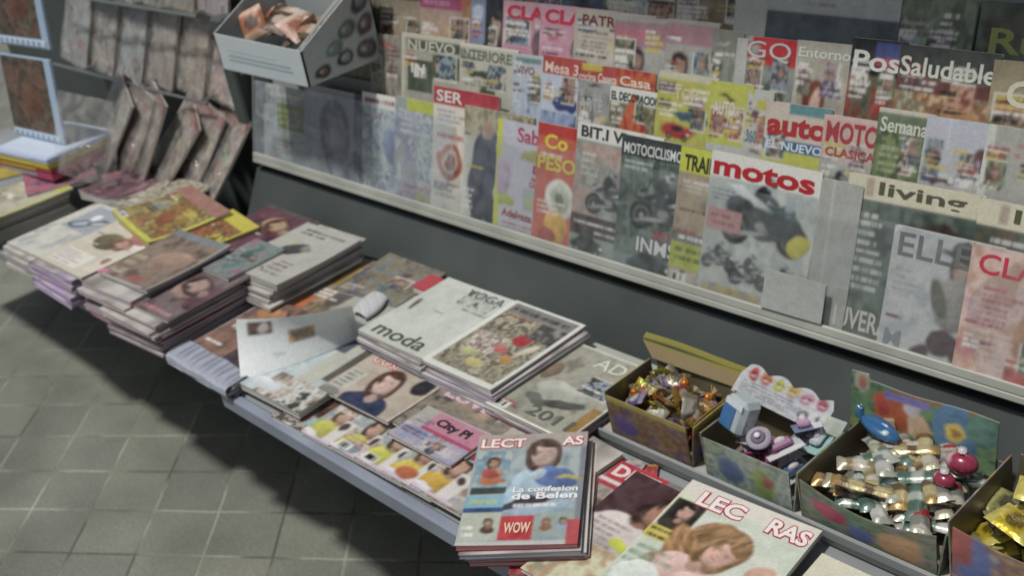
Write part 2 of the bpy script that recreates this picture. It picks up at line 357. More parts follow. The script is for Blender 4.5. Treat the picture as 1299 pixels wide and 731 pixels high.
# place a thing on the leaning rack. x, s measured on the front tier; off = distance behind it
UP = Vector((0, math.sin(TILT), math.cos(TILT))); NRM = Vector((0, -math.cos(TILT), math.sin(TILT)))
def rack_pt(x, s, off):
    p = Vector((x, RY, RZ)) + UP * s; base = Vector((0, RY, RZ)) - NRM * off
    d = p - CAM; t = NRM.dot(base - CAM) / NRM.dot(d); return CAM + d * t
def rackmag(x, stop, w, h, off, ops, label, sh=2.2, group=None, t=.004, roll=None, **k):
    if not any(q in label for q in ('folder', 'board', 'card', 'fashion')): ops = [o for o in ops if o[0] != 't'] + clutter(len(label) * 31 + int(abs(x) * 1000), (.35 if any(q in label for q in ('figure', 'bike', 'portrait', 'ring', 'plate', 'diet')) else 1.0) if off < .02 else 1.6, .8 if off < .02 else .9, 0 if off < .02 else .58) + [o for o in ops if o[0] == 't']
    tl = rack_pt(x, stop, off)                       # top-left corner of the cover
    roll = random.uniform(-.7, .7) if roll is None else roll
    Mx = Matrix.Rotation(math.pi / 2 - TILT, 3, 'X') @ Matrix.Rotation(R(roll), 3, 'Z') @ Matrix.Rotation(R(sh), 3, 'Y')
    loc = tl - Mx @ Vector((-w / 2, h, t))
    return magazine(loc, Mx.to_euler(), w, h, ops, label, group, t, k.pop('amp', .0055), **k)

# lying on the table: BL corner x,y; z above table
def tabmag(x, y, z, yaw, w, h, ops, label, t=.005, group=None, **k):
    if not any(q in label for q in ('fashion', 'plain', 'headphones', 'blond', 'tilted over', 'page standing', 'booklet', 'heap', 'market', 'navy top')): ops = [o for o in ops if o[0] != 't'] + clutter(len(label) * 37 + int(abs(x) * 1000), .8) + [o for o in ops if o[0] == 't']
    Mx = Matrix.Rotation(R(yaw), 3, 'Z'); loc = Vector((x, y, TZ + z)) + Mx @ Vector((w / 2, 0, 0))
    return magazine(loc, (0, 0, R(yaw)), w, h, ops, label, group, t, **k)

# ============================================================ SETTING
def ground_mat():
    m = bpy.data.materials.new('pavement_tiles'); m.use_nodes = True; nt = m.node_tree; b = nt.nodes['Principled BSDF']
    L = nt.links.new; N = nt.nodes.new
    tc = N('ShaderNodeTexCoord'); mp = N('ShaderNodeCombineXYZ')
    for k_, (ang, off, idx) in enumerate(((45, 1.40 + 184, 0), (124, -1.81 + 162.5, 1))):
        d = N('ShaderNodeVectorMath'); d.operation = 'DOT_PRODUCT'; d.inputs[1].default_value = (math.cos(R(ang)), math.sin(R(ang)), 0); L(tc.outputs['Object'], d.inputs[0])
        a = N('ShaderNodeMath'); a.operation = 'ADD'; a.inputs[1].default_value = off; L(d.outputs['Value'], a.inputs[0]); L(a.outputs[0], mp.inputs[idx])
    wob = N('ShaderNodeTexNoise'); wob.inputs['Scale'].default_value = 7; L(mp.outputs[0], wob.inputs['Vector'])
    ad = N('ShaderNodeMixRGB'); ad.blend_type = 'LINEAR_LIGHT'; ad.inputs[0].default_value = .003; L(mp.outputs[0], ad.inputs[1]); L(wob.outputs['Color'], ad.inputs[2])
    br = N('ShaderNodeTexBrick'); br.offset = 0; br.inputs['Scale'].default_value = 1; br.inputs['Brick Width'].default_value = .184; br.inputs['Row Height'].default_value = .1625
    br.inputs['Mortar Size'].default_value = .004; br.inputs['Mortar Smooth'].default_value = .35; br.inputs['Bias'].default_value = 0
    br.inputs['Color1'].default_value = (*lin('71736a'), 1); br.inputs['Color2'].default_value = (*lin('7e8073'), 1); br.inputs['Mortar'].default_value = (*lin('949589'), 1)
    L(ad.outputs[0], br.inputs['Vector'])
    n1 = N('ShaderNodeTexNoise'); n1.inputs['Scale'].default_value = 3; n1.inputs['Detail'].default_value = 8; L(tc.outputs['Object'], n1.inputs['Vector'])
    r1 = N('ShaderNodeMapRange'); r1.inputs['From Min'].default_value = .3; r1.inputs['From Max'].default_value = .7; r1.inputs['To Min'].default_value = .68; r1.inputs['To Max'].default_value = 1.2; L(n1.outputs['Fac'], r1.inputs['Value'])
    n3 = N('ShaderNodeTexNoise'); n3.inputs['Scale'].default_value = 110; n3.inputs['Detail'].default_value = 6; L(tc.outputs['Object'], n3.inputs['Vector'])
    r3 = N('ShaderNodeMapRange'); r3.inputs['To Min'].default_value = .62; r3.inputs['To Max'].default_value = 1.36; L(n3.outputs['Fac'], r3.inputs['Value'])
    mu = N('ShaderNodeMath'); mu.operation = 'MULTIPLY'; L(r1.outputs[0], mu.inputs[0]); L(r3.outputs[0], mu.inputs[1])
    # grout joints: dirty dark in places, pale in others
    n2 = N('ShaderNodeTexNoise'); n2.inputs['Scale'].default_value = 4.5; L(tc.outputs['Object'], n2.inputs['Vector'])
    r2 = N('ShaderNodeMapRange'); r2.inputs['From Min'].default_value = .4; r2.inputs['From Max'].default_value = .6; r2.inputs['To Min'].default_value = .3; r2.inputs['To Max'].default_value = 1.1; L(n2.outputs['Fac'], r2.inputs['Value'])
    jm = N('ShaderNodeMix'); jm.data_type = 'FLOAT'; L(br.outputs['Fac'], jm.inputs[0]); jm.inputs[2].default_value = 1; L(r2.outputs[0], jm.inputs[3])
    m2 = N('ShaderNodeMath'); m2.operation = 'MULTIPLY'; L(mu.outputs[0], m2.inputs[0]); L(jm.outputs[0], m2.inputs[1])
    mx = N('ShaderNodeMix'); mx.data_type = 'RGBA'; mx.blend_type = 'MULTIPLY'; mx.inputs[0].default_value = 1; L(br.outputs['Color'], mx.inputs[6]); L(m2.outputs[0], mx.inputs[7])
    L(mx.outputs[2], b.inputs['Base Color']); b.inputs['Roughness'].default_value = .7; b.inputs['Specular IOR Level'].default_value = .4
    iv = N('ShaderNodeMath'); iv.operation = 'MULTIPLY_ADD'; iv.inputs[1].default_value = -1; L(br.outputs['Fac'], iv.inputs[0]); L(n3.outputs['Fac'], iv.inputs[2])
    bp = N('ShaderNodeBump'); bp.inputs['Strength'].default_value = .5; bp.inputs['Distance'].default_value = .004; L(iv.outputs[0], bp.inputs['Height']); L(bp.outputs['Normal'], b.inputs['Normal'])
    return m
g = mesh_obj('pavement', [(-40, -40, 0), (40, -40, 0), (40, 40, 0), (-40, 40, 0)], [(0, 1, 2, 3)], ground_mat()); props(g, kind='structure')

# kiosk body
k = empty('newsstand_kiosk', (-1.5, 1.9, 0)); props(k, 'dark grey steel kiosk front with posts, behind the magazine rack and below it', 'kiosk')
def kp(name, mb, m): o = mb.obj(name, m, k); o.location = (1.5, -1.9, 0); return o
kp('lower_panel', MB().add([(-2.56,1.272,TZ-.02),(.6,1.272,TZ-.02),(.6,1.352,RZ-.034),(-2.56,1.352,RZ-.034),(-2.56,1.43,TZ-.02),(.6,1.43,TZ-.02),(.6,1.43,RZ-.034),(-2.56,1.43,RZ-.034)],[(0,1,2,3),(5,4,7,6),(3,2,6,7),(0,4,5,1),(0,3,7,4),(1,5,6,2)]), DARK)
kp('corner_post', MB().box(-2.632, 1.37, 0, -2.575, 1.50, 1.12, bev=.006), DARKER)
kp('lower_panel', MB().box(-4.6, 1.505, 0, -2.58, 1.54, 1.9, bev=.003), DARKER)
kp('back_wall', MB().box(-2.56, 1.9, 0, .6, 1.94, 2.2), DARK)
kp('shade_roof', MB().box(-4.8, 1.15, 2.32, .8, 2.3, 2.40, bev=.01), STEEL)  # out-of-view roof, added to shade the upper rack

# rack with stepped tiers
rk = empty('magazine_rack', (-1.0, RY, RZ), (0, 0, 0)); props(rk, 'leaning stepped steel magazine rack with a pale bottom ledge', 'display rack')
Mr = Matrix(((1, 0, 0), (0, math.cos(math.pi/2 - TILT), -math.sin(math.pi/2 - TILT)), (0, math.sin(math.pi/2 - TILT), math.cos(math.pi/2 - TILT)))).to_4x4()
def rp(name, mb, m):
    vs = [Mr @ Vector(v) for v in mb.v]; return mesh_obj(name, vs, mb.f, m, rk)
X0, X1 = -1.55, 1.6
OFF = {1: .0, 2: .026, 3: .052, 4: .078}
rp('ledge', MB().box(X0, -.016, -.03, X1, -.004, .018, bev=.002), LEDGE)
rp('ledge', MB().box(X0, -.004, .009, X1, .012, .018, bev=.002), LEDGE)
for i, (a, b) in enumerate(((-.016, .14), (.09, .25), (.19, .36), (.30, .75))):
    o = .016 + i * .026
    rp('tier_panel', MB().box(X0, a, -o - .006, X1, b, -o, bev=.001), STEEL)
    if i: rp('tier_shelf', MB().box(X0, a - .004, -o, X1, a, -o + .024), STEEL)
rp('side_panel', MB().box(X0 - .006, -.016, -.12, X0 - .001, .75, .012, bev=.001), STEEL)

# display table
tb = empty('display_table', (-1.6, 1.05, 0)); props(tb, 'long grey newsstand table with a blue-grey front edge and a raised back shelf', 'table')
def tp(name, mb, m): o = mb.obj(name, m, tb); o.location = (1.6, -1.05, 0); return o
tp('tabletop', MB().box(-4.2, .775, TZ - .03, .3, 1.27, TZ - .001, bev=.002), STEEL)
tp('front_edge', MB().box(-1.84, .752, TZ - .036, .3, .774, TZ + .001, bev=.004), FASC)
tp('raised_shelf', MB().box(-1.86, 1.062, TZ + .0, .3, 1.268, TZ + .03, bev=.003), LEDGE)
tp('shelf_rim', MB().box(-1.86, 1.056, TZ + .018, .3, 1.0615, TZ + .034, bev=.001), STEEL)
for x in (-3.9, -2.31, -.6):
    tp('leg', MB().box(x, 1.14, 0, x + .022, 1.162, TZ - .03, bev=.003), DARK)
    tp('leg', MB().box(x, 1.2, 0, x + .03, 1.23, TZ - .03, bev=.003), DARKER)
tp('back_board', MB().box(-4.2, 1.24, .0, .3, 1.262, TZ - .031), DARKER)

# ============================================================ MAGAZINES ON THE RACK
W = 'e2e2da'
G1, G2, G3, G4 = ('magazines standing in the front row of the rack', 'magazines in the second row of the rack', 'magazines in the third row of the rack', 'magazines in the top row of the rack')
F = [  # x of the left edge, s of the top edge, w, h, cover, label, extra
 (-2.505, .20, .19, .20, [('bg','a0a8a4'),('n',0,0,1,1,['94a09c','b3b8b4','8a9492'],5),('r',.25,.45,.85,.78,'6f7f2c'),('l',.3,.5,.8,.74,3,'b4c050'),('r',.1,.1,.9,.35,'9a9c94'),('l',.15,.14,.8,.32,3,'585e5c'),('l',.1,.84,.8,.95,1,W)], 'dull grey magazine with an olive green text block, leftmost in the front row', {}),
 (-2.325, .222, .235, .222, [('g','8c98ac','a8acb8'),('f',.5,.55,.3,'94879a','4b4c5c','5b6884',4),('n',0,0,1,.2,['9aaaae','8d9aa6','b8c4c0'],6),('r',.82,.1,1,1,'5c6070'),('l',.05,.86,.7,.96,1,'c3c8d0')], 'blue-grey portrait magazine with a dark right side, behind the clear plastic of the rack', {}),
 (-2.09, .232, .2, .232, [('bg','a7b2b2'),('n',0,0,1,.85,['8ca0b0','c5cdc8','7586a0','d9e0d8'],6),('e',.55,.5,.16,.2,'7d86b4'),('r',0,.86,1,1,W),('l',.05,.88,.95,.98,1,'8a3c50'),('l',.05,.1,.5,.4,5,'d4dad4')], 'pale blue and white magazine with a busy cover, behind plastic in the front row', {}),
 (-1.965, .238, .2, .238, [('bg','9aa5a0'),('n',0,0,1,.9,['74889c','c0c8bc','8c8cac','a0a090'],5),('r',.2,.88,.95,1,'b9c24a'),('l',.1,.05,.7,.2,2,'a8584c'),('r',.4,.02,.95,.12,'a3a04c'),('l',.1,.65,.6,.84,3,'d8dcd8')], 'grey-blue magazine with a lime top strip, left of the white one with orange ring', {}),
 (-1.832, .278, .2, .278, [('bg','d9d2c4'),('r',0,.86,1,1,'b33744'),('t','SER',.05,.885,.09,W,.4),('l',.06,.72,.55,.84,3,'8a8f9c'),('l',.06,.58,.5,.66,1,'b85a4a'),('e',.27,.42,.2,.2,'b8664a'),('e',.27,.42,.13,.13,'cfc0ac'),('e',.27,.42,.08,.08,'9c5a48'),('l',.05,.12,.5,.26,3,'8c7a68')], 'white magazine with a red strip at the top and a rusty orange ring', {}),
 (-1.728, .25, .2, .25, [('bg','c2c4ba'),('n',0,.75,1,1,['8c8a70','b0aa92','6c6852'],5),('e',.3,.42,.2,.55,'474f60',-6),('e',.35,.82,.08,.11,'a8907c'),('e',.23,.15,.08,.3,'3c4250',-6),('e',.42,.15,.08,.3,'3c4250',8),('l',.02,.1,.2,.3,4,'e0e0d8')], 'pale magazine showing a figure in a dark suit, left of the yellow spined magazine', {}),
 (-1.626, .236, .205, .238, [('bg','bcbcc8'),('r',0,0,.07,1,'c4cc2c'),('t','Sabor',.28,.83,.13,'b44c6c',.5),('l',.45,.72,.65,.78,1,'a8ac5c'),('e',.5,.72,.14,.06,'a6a45a'),('t','5',.5,.52,.14,'a85a70',.1),('t','Dietas',.48,.46,.05,'a85a70',.2),('r',.4,.25,.62,.45,'9fb0a4'),('e',.12,.5,.1,.22,'b0a0b4'),('t','Adelgaza',.12,.13,.09,'a03c44',.42),('l',.14,.04,.6,.11,2,'b46c6c'),('e',.16,.28,.12,.05,'acb84c')], 'white and lilac diet magazine with a bright yellow-green spine', {}),
 (-1.51, .245, .2, .245, [('bg','c4604c'),('r',0,.9,1,1,'b8322c'),('t','Co',.1,.8,.12,'e0cc4c',.3,.03),('t','PESO',.02,.62,.12,'dccc58',.5,.03),('e',.33,.4,.19,.19,'d8d8cc'),('e',.33,.4,.12,.12,'b8bca4'),('e',.33,.4,.06,.06,'6a7c64'),('e',.3,.16,.14,.18,'d4a84c'),('e',.2,.08,.12,.08,'a84438'),('l',.05,.72,.4,.78,1,W)], 'orange-red food magazine with yellow lettering and a white plate', {}),
 (-1.405, .262, .205, .262, [('bg','8f9a90'),('n',0,.3,1,.85,['a38a80','b49c90','8d8c86','b0b4aa'],4),('r',0,.88,1,1,'d8d8d0'),('t','BIT.I VI',.05,.895,.085,'3a3c3c',.53,.03),('m',.46,.5,.3,'3e4348'),('e',.75,.5,.14,.6,'5c7c5c'),('r',0,.16,1,.31,'4a3c3c'),('l',.05,.23,.6,.28,1,W),('l',.3,.17,.9,.22,1,'d0d0cc'),('c',.22,.08,.22,'3a3e40'),('l',.08,.6,.3,.8,4,'d0ccc4')], 'motorcycle magazine with black lettering on a white band and a dark bike on brown', {}),
 (-1.29, .255, .21, .258, [('bg','5c6e66'),('n',0,0,1,.85,['4c5c56','6e7e72','3c4a48','7c8c7c'],4),('r',0,.85,1,1,'3e4444'),('t','MOTOCICLISMO',.03,.87,.08,'d8dcd8',.62,.02),('m',.52,.55,.38,'2a3036'),('t','2014',.4,.29,.07,'a84c50',.4),('t','INMSSB',.25,.17,.11,'dcdcdc',.62),('r',0,0,1,.13,'7c8a8c'),('c',.4,.07,.26,'384448'),('l',.05,.75,.4,.83,2,'c0c4c0')], 'dark motorcycle magazine with a large black bike and white lettering near its foot', {}),
 (-1.155, .255, .2, .258, [('bg','a2927a'),('n',0,.3,1,.8,['9c8a70','b09c80','8c7c68'],4),('r',0,.82,1,1,'c2c83a'),('t','TRAIL',.05,.84,.11,'34382c',.32,.03),('l',.05,.68,.4,.78,3,'d8d4c8'),('r',0,.33,.7,.4,'6a665e'),('l',.05,.34,.6,.39,1,W),('r',0,.14,.6,.32,'a8b430'),('l',.05,.18,.5,.3,2,'5c6424'),('n',0,0,1,.13,['6a5048','b4a89c','3c3430'],6)], 'tan magazine with a lime title block and a lime patch lower down', {}),
 (-1.088, .258, .215, .262, [('bg','bfc3bc'),('n',0,.05,1,.84,['b8bcb4','a8b0ac','c8ccc4'],4),('r',0,.84,1,1,'d8d8d0'),('t','motos',.03,.845,.115,'b4262c',.92,.035),('e',.55,.62,.36,.14,'30383e',-8),('m',.56,.64,.4,'3a5a50'),('e',.4,.74,.2,.035,'c8d0cc',-16),('e',.72,.6,.18,.1,'2c343c',-10),('r',.02,.48,.35,.62,'ba8a88'),('l',.05,.5,.33,.6,2,'8c3c40'),('m',.18,.3,.17,'3a4c44'),('m',.48,.25,.19,'34443e'),('m',.8,.27,.14,'4a4448'),('e',.87,.5,.1,.09,'c2b83c'),('n',.05,.0,.6,.1,['5a5c58','b8a46c','8c8c84'],8)], 'white motorcycle magazine with a big red title and several green and black bikes', {'sh': .6}),
 (-.873, .248, .075, .245, [('bg','a6a8a2'),('r',.3,0,.34,1,'bcbeb8'),('r',0,.3,1,.31,'b4b6b0')], 'blank pale grey divider board right of the big red titled motorcycle magazine', {'sh': 0}),
 (-.826, .266, .215, .268, [('bg','5a6660'),('n',0,0,1,.85,['48554e','66746a','3c4844'],4),('r',0,.86,1,1,'cfcbb0'),('r',.14,.875,.2,.985,'b0a090'),('t','living',.24,.875,.1,'5a5a48',.64,.02),('f',.74,.66,.17,'b09484','3a342c','8896a8'),('e',.72,.35,.2,.26,'8290a4',-6),('e',.55,.2,.12,.05,'b08a78',20),('l',.08,.3,.36,.8,9,'c4c8c0'),('t','IUVERA',.03,.06,.13,'d2cfc4',.44)], 'dark green magazine with a cream title strip and a figure in denim', {}),
 (-.616, .266, .215, .268, [('bg','5a6258'),('n',0,0,1,.85,['6a5c4e','4c584c','8a8474'],4),('r',0,.86,1,1,'cfcbb0'),('r',.14,.875,.2,.985,'b0a090'),('t','living',.24,.875,.1,'5a5a48',.64,.02),('l',.1,.7,.5,.82,2,'c4c8c0')], 'magazine with a cream title strip behind the pink one at the right edge', {'sh': 1}),
 (-.737, .2, .165, .205, [('bg','b9bbbb'),('n',0,0,1,1,['b6b8ba','c4c6c6','aeb2b6'],4),('t','ELLE',.06,.78,.18,'6a6e6c',.68,.01),('f',.66,.77,.12,'c4a494','4a342c','8c8474'),('e',.66,.85,.19,.035,'2c2826',-6),('e',.67,.9,.11,.08,'302a28'),('e',.64,.5,.18,.27,'94908a',-5),('e',.5,.52,.07,.2,'5c5c4c',24),('e',.86,.5,.05,.22,'6a6458',-10),('e',.6,.18,.13,.14,'4a2e34',-50),('e',.4,.06,.12,.07,'4e3038',25),('e',.75,.14,.07,.16,'4a2e34',20),('l',.05,.5,.35,.7,4,'a4a8a8'),('t','M',.06,.06,.14,'8c9094',.16)], 'small white magazine with a figure in a black hat and dark red trousers', {'off': -.012, 'sh': 2}),
 (-.615, .198, .165, .203, [('bg','d0b0b0'),('n',0,0,1,1,['c89aa2','d8bcb4','c4a08c','b87c84'],3),('e',.8,.3,.3,.5,'b08468',15),('e',.85,.5,.12,.18,'caa48c'),('t','CLARA',.08,.8,.15,'cc3c54',.88,.01),('l',.15,.45,.5,.72,6,'b8546c'),('l',.2,.1,.6,.4,6,'d8c4b8'),('n',.45,0,1,.22,['a03c34','c05c4c','8a3434'],4)], 'small pink magazine with a red title at the right edge of the rack', {'off': -.016, 'sh': 1.5}),
]
for i, (x, s, w_, h, ops, lab, kw) in enumerate(F):
    kw = dict(kw); off = kw.pop('off', 0.0); sh = kw.pop('sh', 2.3)
    board = 'divider' in lab
    rackmag(x, s, w_, h, off, ops, lab, sh, G1 if not board else None, **(dict(cat='board', name='divider_board') if board else {}), **kw)

S2 = [
 (-2.06, .37, .13, [('bg','8c8878'),('n',0,0,1,1,['7c7868','9a9688','6a665a'],4),('l',.1,.82,.9,.95,1,'a06058'),('l',.1,.7,.7,.8,2,'7c7468')], 'drab olive magazine at the left end of the second row, beside the white tray'),
 (-1.945, .382, .21, [('bg','a8a898'),('r',0,0,.05,1,'c4c2ae'),('r',0,.95,1,1,'c4c2ae'),('r',.08,.82,.95,.93,'5c6454'),('t','NUEVO',.1,.8,.13,'c8c8b8',.75),('r',.1,.3,.5,.68,'4e5a4c'),('l',.2,.42,.42,.66,1,W),('t','IN',.16,.52,.12,W,.22),('e',.66,.65,.12,.11,'d2582c'),('e',.66,.66,.12,.02,'b84828'),('r',.5,.5,1,.78,'5e6644') ,('e',.66,.65,.12,.11,'d2582c')], 'cream framed magazine with an orange round fruit on its cover'),
 (-1.752, .378, .2, [('bg','b8b8a6'),('r',0,.96,1,1,'d2d0bc'),('t','INTERIORES',.02,.82,.12,'70756a',.95),('e',.45,.66,.3,.08,'3c443c'),('l',.1,.5,.8,.6,2,'7c8474'),('e',.5,.45,.14,.1,'54583c')], 'pale magazine with a dark bush shape under its grey title'),
 (-1.592, .372, .19, [('bg','b4bcc4'),('r',.1,.9,.8,.96,'6a8c88'),('t','VIVO',.12,.78,.09,'8c6a70',.5),('e',.35,.55,.22,.2,'8a9cc4'),('n',0,0,1,.6,['9cacc8','b8c0c8','60789c'],5)], 'white and pale blue magazine left of the two red titled cookery ones'),
 (-1.506, .378, .2, [('bg','bcc4d4'),('r',0,.8,1,1,'b04440'),('t','Mesa 3',.06,.82,.12,'e4ccc0',.8,.02),('e',.6,.5,.32,.25,'34447c'),('e',.55,.66,.2,.04,'a4a850'),('n',0,0,1,.4,['a8b8cc','8c9cc0','505c74'],5)], 'pale blue magazine with a red title band and a dark blue round shape'),
 (-1.412, .372, .19, [('bg','c0b8b0'),('r',0,.8,1,1,'aa4640'),('r',.1,.93,.6,1,'c8b23c'),('t','cocina Casera',.03,.82,.1,'e6d0c4',.94,.02),('l',.1,.5,.9,.7,3,'8c8c88')], 'magazine with a dull red cookery title in white letters and a yellow corner'),
 (-1.318, .373, .09, [('bg','b83a30'),('n',0,0,1,1,['b4382c','c46a34','a82c2c'],4),('t','Casa',.1,.83,.1,'e8d4c4',.8,.02)], 'narrow bright red booklet right of the cookery title'),
 (-1.408, .342, .19, [('bg','9a9c98'),('n',0,0,1,.9,['8c8e8a','a4a6a2','787a78'],4),('e',.4,.95,.16,.05,'2c2c2a'),('l',.1,.7,.5,.85,2,'606462'),('t','ARTE',.06,.68,.14,'b8bab4',.6)], 'grey magazine with pale ghostly letters, left of the white black-lettered title'),
 (-1.328, .34, .195, [('bg','a8a890'),('r',0,.84,1,1,'d8dad0'),('t','EL DECORACION',.03,.86,.09,'30342f',.92,.03),('n',0,0,1,.83,['b8b498','8c9070','6c6448','c0bc9c'],5),('e',.5,.62,.24,.1,'7c7452'),('e',.4,.35,.2,.12,'c8b8a4')], 'magazine with black lettering on a white strip over a pale interior'),
 (-1.22, .38, .2, [('bg','b4b44c'),('r',0,.93,1,1,'c4c0a4'),('r',.02,.8,.3,.9,'7c5c64'),('t','TOP',.3,.74,.12,'d8c4b4',.4,.02),('e',.62,.58,.32,.12,'3c586c'),('e',.42,.42,.3,.12,'a43434'),('c',.4,.4,.24,'a83034'),('r',0,0,1,.3,'9ab0b0'),('l',.1,.1,.8,.26,3,'5c6c70')], 'yellow-green car magazine with a red car'),
 (-1.105, .376, .2, [('bg','bcc04c'),('e',.4,.85,.18,.06,'4a4c2c'),('t','AUTO',.1,.68,.14,'dcd4d0',.5,.03),('r',.08,.55,.6,.66,'484a58'),('l',.1,.56,.55,.64,1,'c4b4b4'),('e',.25,.48,.16,.05,'2c3034'),('r',0,0,1,.4,'b8bcbc'),('l',.1,.1,.8,.3,4,'6c7478')], 'bright yellow car magazine with white letters, left of the one with a purple round photo'),
 (-1.03, .372, .19, [('bg','b8bab0'),('e',.35,.76,.2,.2,'5c4454'),('e',.35,.74,.13,.12,'7c4a5c'),('t','360',.1,.5,.12,'70808c',.4),('e',.5,.4,.22,.08,'5c5454'),('r',.4,.82,1,.9,'b8b440')], 'white car magazine with a dark purple round photo'),
 (-.99, .357, .2, [('bg','c8bcac'),('r',.35,.9,1,1,'5c8c90'),('t','auto',.04,.7,.18,'b0343a',.92,.04),('r',0,.55,1,.66,'3c6494'),('t','EL NUEVO',.06,.565,.08,'d0dce4',.86,.03),('r',0,.4,1,.55,'bcc050'),('c',.5,.3,.3,'5c7c90')], 'car magazine with a red title above a blue band'),
 (-.882, .35, .19, [('bg','c4a8a0'),('r',0,.97,1,1,'d4b4ac'),('t','MOTO',.06,.76,.19,'a84448',.88,.03),('t','CLASICA',.08,.64,.08,'a85450',.84,.02),('r',0,.0,1,.6,'a8aca4'),('m',.4,.42,.3,'7c8480'),('e',.7,.46,.16,.1,'ccd0c8'),('n',0,0,1,.2,['343c30','4c5040','84887c'],5)], 'pinkish magazine with a tall red title over a black and white motorcycle'),
 (-.792, .373, .13, [('bg','6c7c60'),('r',0,.96,1,1,'c8c4b0'),('n',0,0,1,.8,['4c6448','7c8c58','3c5040','94a070'],5),('t','Semana',.06,.8,.13,'d0d4c4',.86,.02),('l',.1,.3,.7,.7,6,'a4b088'),('e',.7,.2,.14,.1,'b47c74')], 'green magazine with a pale handwritten title'),
 (-.716, .371, .2, [('bg','b8bcc4'),('g','a8a48c','b8bcc8'),('e',.3,.5,.26,.08,'3a4444'),('l',.1,.48,.5,.56,1,'c4c8c4'),('r',0,.05,.55,.42,'98962c'),('e',.1,.32,.1,.09,'a88c8c'),('e',.75,.35,.16,.3,'a8a890'),('e',.85,.68,.13,.26,'5c4444',14),('r',.35,.75,.38,1,'c4c8d0')], 'pale lilac magazine with a mustard block and a dark haired figure'),
 (-.624, .372, .12, [('bg','a8aaa0'),('e',.3,.25,.35,.3,'1e2a20'),('r',.0,0,.1,1,'c8ccc4'),('l',.35,.75,.5,.9,2,'b47a70'),('e',.8,.35,.12,.3,'a8b070')], 'boxed magazine with a silvery frame and a dark green picture'),
 (-.50, .37, .2, [('bg','8c9484'),('n',0,0,1,1,['6c7c68','a8ac9c','54604c'],4)], 'greyish green magazine beyond the silvery framed box'),
]
def clipw(L_, i):
    x, s, w_, ops, lab = L_[i]; nx_ = min([q[0] for q in L_[i + 1:] if q[0] > x + .02] + [9])
    return w_ if ('CLARA' in str(ops) or 'PATRON' in str(ops) or 'WOMA' in str(ops)) else min(w_, nx_ - x + .012)
for i, (x, s, w_, ops, lab) in enumerate(S2):
    w_ = clipw(S2, i); ops = squash(ops, .68)
    rackmag(x, s, w_, .265, OFF[2], ops, lab, 2.2, G2)
